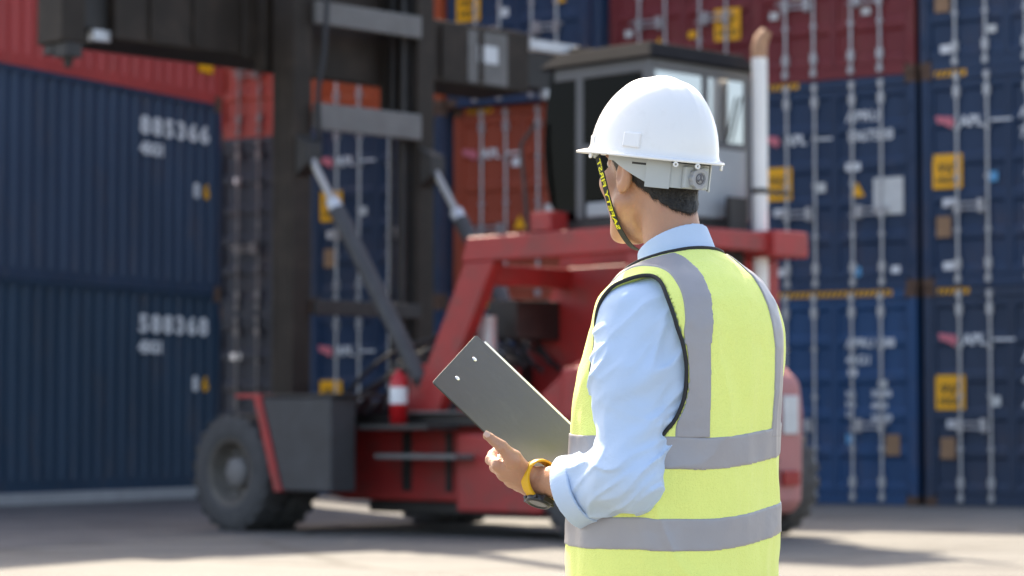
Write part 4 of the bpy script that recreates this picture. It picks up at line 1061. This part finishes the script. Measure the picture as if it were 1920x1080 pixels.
for i in range(7):
    for j in range(7):
        u = -1 + i / 3.0; v = -1 + j / 3.0
        w_ = 1.0 - 0.25 * max(0, v) ** 2 - 0.2 * max(0, -v) ** 2
        NV.append(NMI @ Vector((u * 0.0062 * w_, 0.0005 + v * 0.0075, 0.0094 - 0.0030 * u * u * w_ - 0.001 * v * v)) + THB[3])
for i in range(6):
    for j in range(6): NFc.append((i * 7 + j, (i + 1) * 7 + j, (i + 1) * 7 + j + 1, i * 7 + j + 1))
from_data('thumb_nail', NV, NFc, M_NAIL, body, True)
# eyes and brows
for s in (-1, 1):
    e = MB().lathe([(-0.0112, 0.0), (-0.008, 0.008), (0.0, 0.0112), (0.008, 0.008), (0.0112, 0.0)], 1, n=18).build('eye', mat('eye_white', (0.8, 0.78, 0.75), rough=0.2), body)
    e.matrix_local = HM @ Matrix.Translation((s * 0.031, 0.0825, 0.014))
    i_ = MB().lathe([(0.0105, 0.0052), (0.0118, 0.0)], 1, n=16).build('iris', mat('dark_iris', (0.02, 0.012, 0.008), rough=0.15), e)
# hair
NBH = HM.inverted() @ NB
def hair_f(q):
    d = ellipsoid(q, (0, -0.012, 0.045), (0.077, 0.098, 0.088))
    d = smin(d, cone(q, (0, -0.030, -0.01), NBH, 0.056, 0.056), 0.028) - 0.0055
    y = q[..., 1]; x = np.abs(q[..., 0])
    az = np.arctan2(x, -y - 0.002) / (0.5 * math.pi)                  # 0 at the nape, 1 at the ears
    zb = np.where(az < 1.0, -0.066 + 0.068 * np.clip(az, 0, 1) ** 1.15, 0.002) + 0.80 * np.clip(y - 0.028, 0, 1) + 0.004 * vnoise(q * 90)
    return smax(d, zb - q[..., 2], 0.006)
def hair_w(p):
    q = to_head(p); d = hair_f(q)
    return smax(d, -(ellipsoid(q, (0.079, -0.010, -0.004), (0.013, 0.023, 0.035))), 0.003) if False else d
hair = solid('hair', hair_w, (-0.11, -0.08, 1.39), (0.11, 0.22, 1.70), 0.0030, M_HAIR, person, lambda p: -0.0012 * vnoise(np.stack([p[..., 0] * 160, p[..., 1] * 160, p[..., 2] * 50], -1)), it=1)
# short strands over the nape and temples so that the hairline breaks up
hv = np.empty(len(hair.data.vertices) * 3, np.float32); hair.data.vertices.foreach_get('co', hv); hv = hv.reshape(-1, 3)
hn = np.empty(len(hair.data.vertices) * 3, np.float32); hair.data.vertices.foreach_get('normal', hn); hn = hn.reshape(-1, 3)
hq = to_head(hv)
sel = np.argwhere((hq[:, 2] < 0.035) & (np.abs(hf := hair_f(hq)) < 0.004))[:, 0]
pick = rng.choice(sel, 9000, replace=True)
SV_, SF_ = [], []
for i in pick:
    p = Vector(hv[i]) + Vector(rng.uniform(-0.0015, 0.0015, 3)); n_ = Vector(hn[i])
    dn = Vector((rng.uniform(-.25, .25), rng.uniform(-.25, .25) - 0.1, -1.0)); dn = (dn - n_ * dn.dot(n_) * 0.9).normalized()
    w_ = dn.cross(n_).normalized() * 0.00035; l = rng.uniform(0.004, 0.015)
    tip = p + dn * l + n_ * rng.uniform(0.0002, 0.0018); k = len(SV_)
    SV_ += [p - w_ + n_ * 0.0003, p + w_ + n_ * 0.0003, tip]; SF_.append((k, k + 1, k + 2))
st = from_data('hair_strands', SV_, SF_, M_HAIR, hair); st['kind'] = 'stuff'
# trousers and shoes, below the picture
def trous(p):
    d = ellipsoid(p, (0, 0.02, 0.84), (0.168, 0.125, 0.15))
    for s in (-1, 1): d = smin(d, smin(cone(p, (s * 0.085, 0.02, 0.80), (s * 0.10, 0.03, 0.45), 0.092, 0.072), cone(p, (s * 0.10, 0.03, 0.45), (s * 0.105, 0.0, 0.07), 0.070, 0.062), 0.02), 0.03)
    return np.maximum(np.maximum(d, 0.05 - p[..., 2]), p[..., 2] - 0.95)
solid('trousers', trous, (-0.22, -0.16, 0.03), (0.22, 0.19, 0.98), 0.007, M_TROUS, person, lambda p: -0.003 * vnoise(p * 22))
for s in (-1, 1):
    solid('shoe', lambda p: np.maximum(smin(ellipsoid(p, (s * 0.11, 0.09, 0.035), (0.046, 0.12, 0.045)), ellipsoid(p, (s * 0.107, 0.0, 0.05), (0.042, 0.06, 0.065)), 0.03), 0.002 - p[..., 2]),
          (s * 0.11 - 0.07, -0.09, -0.004), (s * 0.11 + 0.07, 0.24, 0.14), 0.005, M_SHOE, person)

# ------------------------------------------------------------------ hard hat
PW = Matrix.Translation((PORG[0], PORG[1], 0)) @ Matrix.Rotation(PYAW, 4, 'Z')
HATM = PW @ HM
hat = bpy.data.objects.new('hard_hat', None); link(hat); hat.empty_display_size = 0.1
hat.matrix_world = HATM
tag(hat, 'white plastic hard hat with grey ratchet band worn by the person', 'hard hat')
M_HAT = mat('white_hat_plastic', (0.82, 0.82, 0.81), rough=0.26, dirt=(0.62, 0.60, 0.55), dirt_amt=0.22, dscale=22, spec=0.5, coat=0.15, bump=0.015, bscale=25)
M_BAND = mat('grey_band_plastic', (0.42, 0.45, 0.46), rough=0.5, var=0.05, vscale=20)
M_KNOB = mat('ratchet_knob_plastic', (0.34, 0.35, 0.37), rough=0.45)
M_KNOBD = mat('dark_grey_plastic', (0.13, 0.13, 0.15), rough=0.5)
def dsmooth(me):
    me.polygons.foreach_set('use_smooth', [True] * len(me.polygons))
Z0H, HHT, AXH, AYH = 0.034, 0.156, 0.1125, 0.1385
NPH, NT = 128, 48
def dome(ph, t, grow=0.0):
    """t 0 at the rim, 1 at the crown; ph measured from +y (front) towards +x"""
    cz = math.sin(t * math.pi / 2); cr = math.cos(t * math.pi / 2)
    r = cr ** (0.86 + 0.10 * max(0, math.cos(ph))); z = cz ** 1.0
    x, y = math.sin(ph), math.cos(ph)
    # raised crown ridges running front to back, fading towards the rim
    xx = x * r
    rid = 0.0024 * math.exp(-(xx / 0.055) ** 2) + 0.0018 * (math.exp(-((abs(xx) - 0.34) / 0.05) ** 2))
    rid *= max(0, min(1, (t - 0.12) * 4))
    back = max(0.0, -y)
    flat = 1.0 - 0.010 * math.exp(-((t - 0.35) / 0.25) ** 2) * (math.exp(-((ph % (2 * math.pi) - math.pi * 1.25) / 0.25) ** 2))
    lip = 0.006 * math.exp(-(t / 0.035) ** 2)
    return Vector((x * r * (AXH + grow + lip) * flat, y * r * (AYH + grow + lip) * flat - 0.006 * (1 - r) , Z0H + (HHT + grow) * z + rid))
V, Fc = [], []
for i in range(NT):
    t = (i / (NT - 1)) ** 1.15 * 0.995
    for j in range(NPH): V.append(dome(2 * math.pi * j / NPH, t))
V.append(dome(0, 1.0)); top_i = len(V) - 1
for i in range(NT - 1):
    for j in range(NPH): Fc.append((i * NPH + j, i * NPH + (j + 1) % NPH, (i + 1) * NPH + (j + 1) % NPH, (i + 1) * NPH + j))
for j in range(NPH): Fc.append(((NT - 1) * NPH + j, (NT - 1) * NPH + (j + 1) % NPH, top_i))
shell = from_data('shell', V, [tuple(reversed(f)) for f in Fc], M_HAT, hat, True)
sm = shell.modifiers.new('thickness', 'SOLIDIFY'); sm.thickness = 0.003; sm.offset = -1
# brim with visor
V, Fc = [], []
rings = [(0.0, 0.004), (0.35, 0.0035), (0.8, 0.0015), (1.0, 0.0010), (1.03, -0.0012), (1.0, -0.0035), (0.6, -0.0030), (0.0, -0.0025), (-0.25, -0.0025)]
for k, (w, dz) in enumerate(rings):
    for j in range(NPH):
        ph = 2 * math.pi * j / NPH; c = math.cos(ph)
        wd = 0.010 + 0.022 * max(0, (c - 0.25) / 0.75) ** 1.2
        x, y = math.sin(ph), math.cos(ph)
        b0 = Vector((x * (AXH + 0.002), y * (AYH + 0.002), Z0H + 0.002))
        dr = Vector((x * AYH, y * AXH, 0)).normalized()
        V.append(b0 + dr * (wd * w) + Vector((0, 0, dz - 0.16 * wd * max(0, w) * max(0, c))))
for k in range(len(rings) - 1):
    for j in range(NPH): Fc.append((k * NPH + j, k * NPH + (j + 1) % NPH, (k + 1) * NPH + (j + 1) % NPH, (k + 1) * NPH + j))
from_data('brim', V, [tuple(reversed(f)) for f in Fc], M_HAT, hat, True)
# slot housings at the sides, lugs under the rim
for ph in (rad(-112), rad(112)):
    p = dome(ph, 0.13); n = Vector((math.sin(ph) / AXH, math.cos(ph) / AYH, 0)).normalized(); tg = Vector((0, 0, 1)).cross(n)
    M = Matrix((tg, n, Vector((0, 0, 1)))).transposed().to_4x4(); M.translation = p
    MB().box((-0.019, -0.010, -0.015), (0.019, 0.0035, 0.014), M @ Matrix.Rotation(rad(9), 4, 'X')).build('accessory_slot', M_HAT, hat, 0.003)
for ph in (rad(-58), rad(58)):
    p = dome(ph, 0.10); n = Vector((math.sin(ph) / AXH, math.cos(ph) / AYH, 0)).normalized(); tg = Vector((0, 0, 1)).cross(n)
    M = Matrix((tg, n, Vector((0, 0, 1)))).transposed().to_4x4(); M.translation = p
    MB().box((-0.013, -0.010, -0.012), (0.013, 0.0025, 0.008), M).build('accessory_slot', M_HAT, hat, 0.003)
for ph in (rad(-172), rad(-152), rad(152), rad(-70), rad(70)):
    p = dome(ph, 0.0); n = Vector((math.sin(ph) / AXH, math.cos(ph) / AYH, 0)).normalized(); tg = Vector((0, 0, 1)).cross(n)
    M = Matrix((tg, n, Vector((0, 0, 1)))).transposed().to_4x4(); M.translation = p
    lg = MB().lathe([(-0.002, 0.0022), (-0.002, 0.0052), (0.002, 0.0052), (0.002, 0.0022), (-0.002, 0.0022)], 1, (0, 0, 0), 16)
    lg.v = [M @ (Vector(q) + Vector((0, 0.004, -0.0065))) for q in lg.v]
    lg.build('strap_lug', M_HAT, hat)
# suspension band, hanging lower at the back
def band_pt(ph, z, g=0.0): return Vector((math.sin(ph) * (0.0865 + g), -0.012 + math.cos(ph) * (0.1075 + g), z))
def band(name, ph0, ph1, z0, z1, g, m, th=0.0025, n=48):
    V = []; Fc = []
    for i in range(n + 1):
        ph = ph0 + (ph1 - ph0) * i / n
        a, b = z0(ph), z1(ph)
        V += [band_pt(ph, a, g), band_pt(ph, b, g), band_pt(ph, b, g + th), band_pt(ph, a, g + th)]
    for i in range(n):
        for e in range(4): Fc.append((4 * i + e, 4 * i + (e + 1) % 4, 4 * i + 4 + (e + 1) % 4, 4 * i + 4 + e))
    Fc += [(0, 1, 2, 3), (4 * n + 3, 4 * n + 2, 4 * n + 1, 4 * n)]
    mb = MB(); mb.add(V, Fc); return mb.build(name, m, hat, 0.0008)
def lowz(ph):
    a = abs(((ph + math.pi) % (2 * math.pi)) - math.pi)           # 0 front, pi back
    return 0.022 - 0.036 * min(1, max(0, (a - rad(75)) / rad(50)))
band('headband', rad(-60), rad(-145), lambda p: lowz(p), lambda p: 0.052, 0.0, M_BAND)
band('headband', rad(60), rad(145), lambda p: lowz(p), lambda p: 0.052, 0.0, M_BAND)
band('nape_strap', rad(122), rad(238), lambda p: -0.017, lambda p: 0.030, 0.0027, M_BAND)
band('strap_sleeve', rad(-122), rad(-148), lambda p: -0.020, lambda p: 0.034, 0.0055, M_BAND, 0.003)
band('strap_sleeve', rad(122), rad(148), lambda p: -0.020, lambda p: 0.034, 0.0055, M_BAND, 0.003)
band('band_slot', rad(-104), rad(-121), lambda p: 0.020, lambda p: 0.0245, 0.0012, M_BLK, 0.0016, 10)
kc = band_pt(math.pi, 0.004, 0.006)
hsg = MB(); hsg.box((-0.030, -0.004, -0.020), (0.030, 0.006, 0.022)); hsg.v = [Vector(q) + kc for q in hsg.v]; hsg.build('ratchet_housing', M_BAND, hat, 0.003)
V, Fc = [], []; nk = 60
for (y, sc) in ((-0.004, 1.0), (-0.013, 1.0), (-0.0145, 0.93), (-0.0145, 0.62), (-0.0125, 0.58), (-0.0125, 0.30), (-0.0150, 0.28), (-0.0150, 0.0)):
    for j in range(nk):
        q = 2 * math.pi * j / nk; r = 0.0205 * sc * (1 + (0.05 * math.cos(10 * q) if sc > 0.9 else 0))
        V.append(kc + Vector((r * math.cos(q), y, r * math.sin(q))))
for i in range(7):
    for j in range(nk): Fc.append((i * nk + j, i * nk + (j + 1) % nk, (i + 1) * nk + (j + 1) % nk, (i + 1) * nk + j))
mb = MB(); mb.add(V, Fc, False); kb = mb.build('ratchet_knob', M_KNOB, hat)
mb = MB()
for i in range(3):
    M = Matrix.Translation(kc + Vector((0, -0.0155, 0))) @ Matrix.Rotation(i * 2 * math.pi / 3, 4, 'Y')
    mb.box((-0.0014, -0.0012, 0.0), (0.0014, 0.002, 0.0075), M)
mb.lathe([(-0.0135, 0.0085), (-0.0135, 0.0105), (-0.0128, 0.0105)], 1, tuple(kc), 24)
mb.build('knob_mark', M_KNOBD, kb)
# chin strap with lettering
HI = HATM.inverted()
strap_px = [(1119, 281, 4.905), (1123, 300, 4.895), (1130, 330, 4.885), (1138, 362, 4.882), (1147, 394, 4.885), (1159, 424, 4.895), (1172, 447, 4.910), (1186, 463, 4.930), (1203, 470, 4.965), (1228, 462, 5.000), (1250, 430, 5.02), (1262, 380, 5.02), (1268, 330, 5.0)]
sp = [HI @ px2w(*q) for q in strap_px]
def cat(P, n=10):
    o = []
    for i in range(len(P) - 1):
        a, b, c, d = P[max(i - 1, 0)], P[i], P[i + 1], P[min(i + 2, len(P) - 1)]
        for k in range(n):
            t = k / n; o.append(0.5 * ((2 * b) + (c - a) * t + (2 * a - 5 * b + 4 * c - d) * t * t + (3 * b - a - 3 * c + d) * t ** 3))
    o.append(P[-1]); return o
SPT = cat(sp)
cen = Vector((0.0, 0.02, -0.03))
def frame_at(i):
    a, b = SPT[max(i - 1, 0)], SPT[min(i + 1, len(SPT) - 1)]; t = (b - a).normalized()
    n = SPT[i] - cen; n = (n - t * n.dot(t)).normalized(); return t, n, t.cross(n)
WS = 0.0078
V, Fc = [], []
for i in range(len(SPT)):
    t, n, s = frame_at(i)
    for a, b in ((-WS, -0.0007), (WS, -0.0007), (WS, 0.0008), (-WS, 0.0008)): V.append(SPT[i] + s * a + n * b)
for i in range(len(SPT) - 1):
    for e in range(4): Fc.append((4 * i + e, 4 * i + (e + 1) % 4, 4 * i + 4 + (e + 1) % 4, 4 * i + 4 + e))
mb = MB(); mb.add(V, Fc, False); strap = mb.build('chin_strap', mat('black_webbing', (0.022, 0.024, 0.02), rough=0.8, bump=0.3, bscale=600), hat)
acc = [0.0]
for i in range(1, len(SPT)): acc.append(acc[-1] + (SPT[i] - SPT[i - 1]).length)
tm = text_mesh('SAFETY FIRST', 0.0155, 0.0002, 'LEFT', 0.0003).copy()
xs = [v.co.x for v in tm.vertices]; tw = max(xs) - min(xs)
S_END, S_BEG = 0.166, 0.022                                      # lettering runs from the chin up towards the rim
for v in tm.vertices:
    u = (v.co.x - min(xs)) / tw; sarc = S_END + (S_BEG - S_END) * u
    i = min(max(int(np.searchsorted(acc, sarc)), 1), len(SPT) - 2); f = (sarc - acc[i - 1]) / max(acc[i] - acc[i - 1], 1e-6)
    p = SPT[i - 1].lerp(SPT[i], f); t, n, s = frame_at(i)
    v.co = p - s * (v.co.y - 0.0054) + n * (0.0011 + v.co.z)
lt = bpy.data.objects.new('lettering', tm); link(lt); lt.parent = strap; tm.materials.append(mat('yellow_print', (0.85, 0.80, 0.02), rough=0.6))
t, n, s = frame_at(2)
bm_ = Matrix((s, n, t)).transposed().to_4x4(); bm_.translation = SPT[4]
MB().box((-0.010, -0.0015, -0.006), (0.010, 0.004, 0.007), bm_).build('strap_buckle', M_BAND, hat, 0.0015)

# ------------------------------------------------------------------ clipboard
A_, B_ = px2w(811, 716, 4.802), px2w(888, 623, 4.990)
Lv = (px2w(1110, 835, 5.005) - B_).normalized()
Wv = (B_ - A_); WID = Wv.length; Wv = (Wv - Lv * Wv.dot(Lv)).normalized()
Nv = Lv.cross(Wv).normalized()
if Nv.y > 0: Nv = -Nv                                            # towards the camera
LEN = 0.318
CBM = Matrix((Lv, Wv, Lv.cross(Wv))).transposed().to_4x4(); CBM.translation = A_
fs = 1 if Lv.cross(Wv).y < 0 else -1                             # local z sign of the visible face
cb = bpy.data.objects.new('clipboard', None); link(cb); cb.matrix_world = CBM
tag(cb, 'black clipboard with white paper held in the left hand of the person', 'clipboard')
def rrect(x0, y0, x1, y1, r, n=6):
    P = []
    for cx, cy, a0 in ((x1 - r, y0 + r, -90), (x1 - r, y1 - r, 0), (x0 + r, y1 - r, 90), (x0 + r, y0 + r, 180)):
        for k in range(n + 1):
            a = rad(a0 + 90 * k / n); P.append((cx + r * math.cos(a), cy + r * math.sin(a)))
    return P
M_BOARD = mat('black_board_plastic', (0.036, 0.034, 0.025), rough=0.38, var=0.12, vscale=8, dirt=(0.085, 0.08, 0.065), dirt_amt=0.3, dscale=14, bump=0.03, bscale=40, spec=0.6)
MB().prism(rrect(0, 0, LEN, WID, 0.007), 2, min(0, -fs * 0.003), max(0, -fs * 0.003)).build('board', M_BOARD, cb, 0.0007)
za, zb = -fs * 0.0034, -fs * 0.0062
MB().prism([(0.022, 0.008), (LEN - 0.004, 0.008), (LEN - 0.004, WID + 0.0115), (0.022, WID + 0.0115)], 2, min(za, zb), max(za, zb)).build('paper', mat('white_paper', (0.86, 0.86, 0.87), rough=0.7), cb)
for y in (0.30, 0.70):
    MB().lathe([(fs * 0.0001, 0.0052), (fs * 0.0009, 0.0048), (fs * 0.0013, 0.003), (fs * 0.0013, 0.0)], 2, (0.030, WID * y, 0), 16).build('rivet', mat('shiny_rivet', (0.85, 0.85, 0.83), rough=0.2, metal=0.6), cb)
z1 = -fs * 0.0064; z2 = -fs * 0.016
cl = MB().box((0.012, WID * 0.25, min(z1, z2)), (0.050, WID * 0.75, max(z1, z2))).tube([(0.012, WID * 0.25, z2), (0.012, WID * 0.75, z2)], 0.006, 10)
cl.build('clip', M_GALV, cb, 0.002)

# ------------------------------------------------------------------ wrist watch
wc = PW @ ELB.lerp(WRI, 0.925); wd = ((PW @ WRI) - (PW @ ELB)).normalized()
dn = Vector((-0.20, -0.42, -0.9)); dn = (dn - wd * dn.dot(wd)).normalized(); sd = wd.cross(dn)
WM = Matrix((sd, dn, wd)).transposed().to_4x4(); WM.translation = wc
wt = bpy.data.objects.new('wristwatch', None); link(wt); wt.matrix_world = WM
tag(wt, 'chunky wristwatch with yellow strap and black case on the left wrist', 'watch')
V, Fc = [], []; n = 64; prof = [(-0.0105, 0.0), (-0.0105, 0.0038), (-0.008, 0.0046), (0.008, 0.0046), (0.0105, 0.0038), (0.0105, 0.0)]
PWI = PW.inverted(); R_ = []
for j in range(n):                                               # the strap lies on the wrist
    a_ = 2 * math.pi * j / n; rr = 0.0
    for zz in (-0.0105, 0.0, 0.0105):
        T = np.linspace(0.015, 0.07, 111)
        P = np.array([PWI @ (WM @ Vector((t_ * math.cos(a_), t_ * math.sin(a_), zz))) for t_ in T], np.float32)
        o_ = np.argmax(hand_f(P) > 0); rr = max(rr, float(T[o_]))
    R_.append(rr)
R_ = [min(max(R_[(j + k) % n] for k in range(-3, 4)), 0.046) for j in range(n)]
R_ = [sum(R_[(j + k) % n] for k in range(-6, 7)) / 13.0 + 0.0008 for j in range(n)]
for j in range(n):
    q = 2 * math.pi * j / n
    cx, cy = R_[j] * math.cos(q), R_[j] * math.sin(q)
    for z, g in prof:
        gg = g + (0.0007 if (j % 6) < 3 and g > 0.004 else 0)
        V.append((cx + gg * math.cos(q), cy + gg * math.sin(q), z))
m_ = len(prof)
for j in range(n):
    for e in range(m_): Fc.append((j * m_ + e, j * m_ + (e + 1) % m_, ((j + 1) % n) * m_ + (e + 1) % m_, ((j + 1) % n) * m_ + e))
mb = MB(); mb.add(V, Fc); mb.build('strap', mat('yellow_resin', (0.75, 0.42, 0.015), rough=0.45), wt)
M_CASE = mat('black_resin', (0.025, 0.027, 0.03), rough=0.4)
case = MB().lathe([(0.028, 0.0), (0.028, 0.021), (0.032, 0.0245), (0.039, 0.0245), (0.042, 0.0225), (0.0425, 0.019), (0.0405, 0.0175)], 1, n=32)
case.box((-0.012, 0.030, -0.029), (0.012, 0.039, -0.021)).box((-0.012, 0.030, 0.021), (0.012, 0.039, 0.029))
for a in (35, 145, 215, 325):
    case.box((-0.003, 0.033, -0.003), (0.003, 0.038, 0.003), Matrix.Translation((0.0255 * math.cos(rad(a)), 0, 0.0255 * math.sin(rad(a)))))
CO = R_[n // 4] - 0.0300
case.build('case', M_CASE, wt).location = (0, CO, 0)
MB().lathe([(0.0405, 0.0176), (0.0405, 0.0)], 1, n=32).build('dial', mat('watch_dial', (0.10, 0.11, 0.12), rough=0.15), wt).location = (0, CO, 0)
bpy.context.view_layer.update()
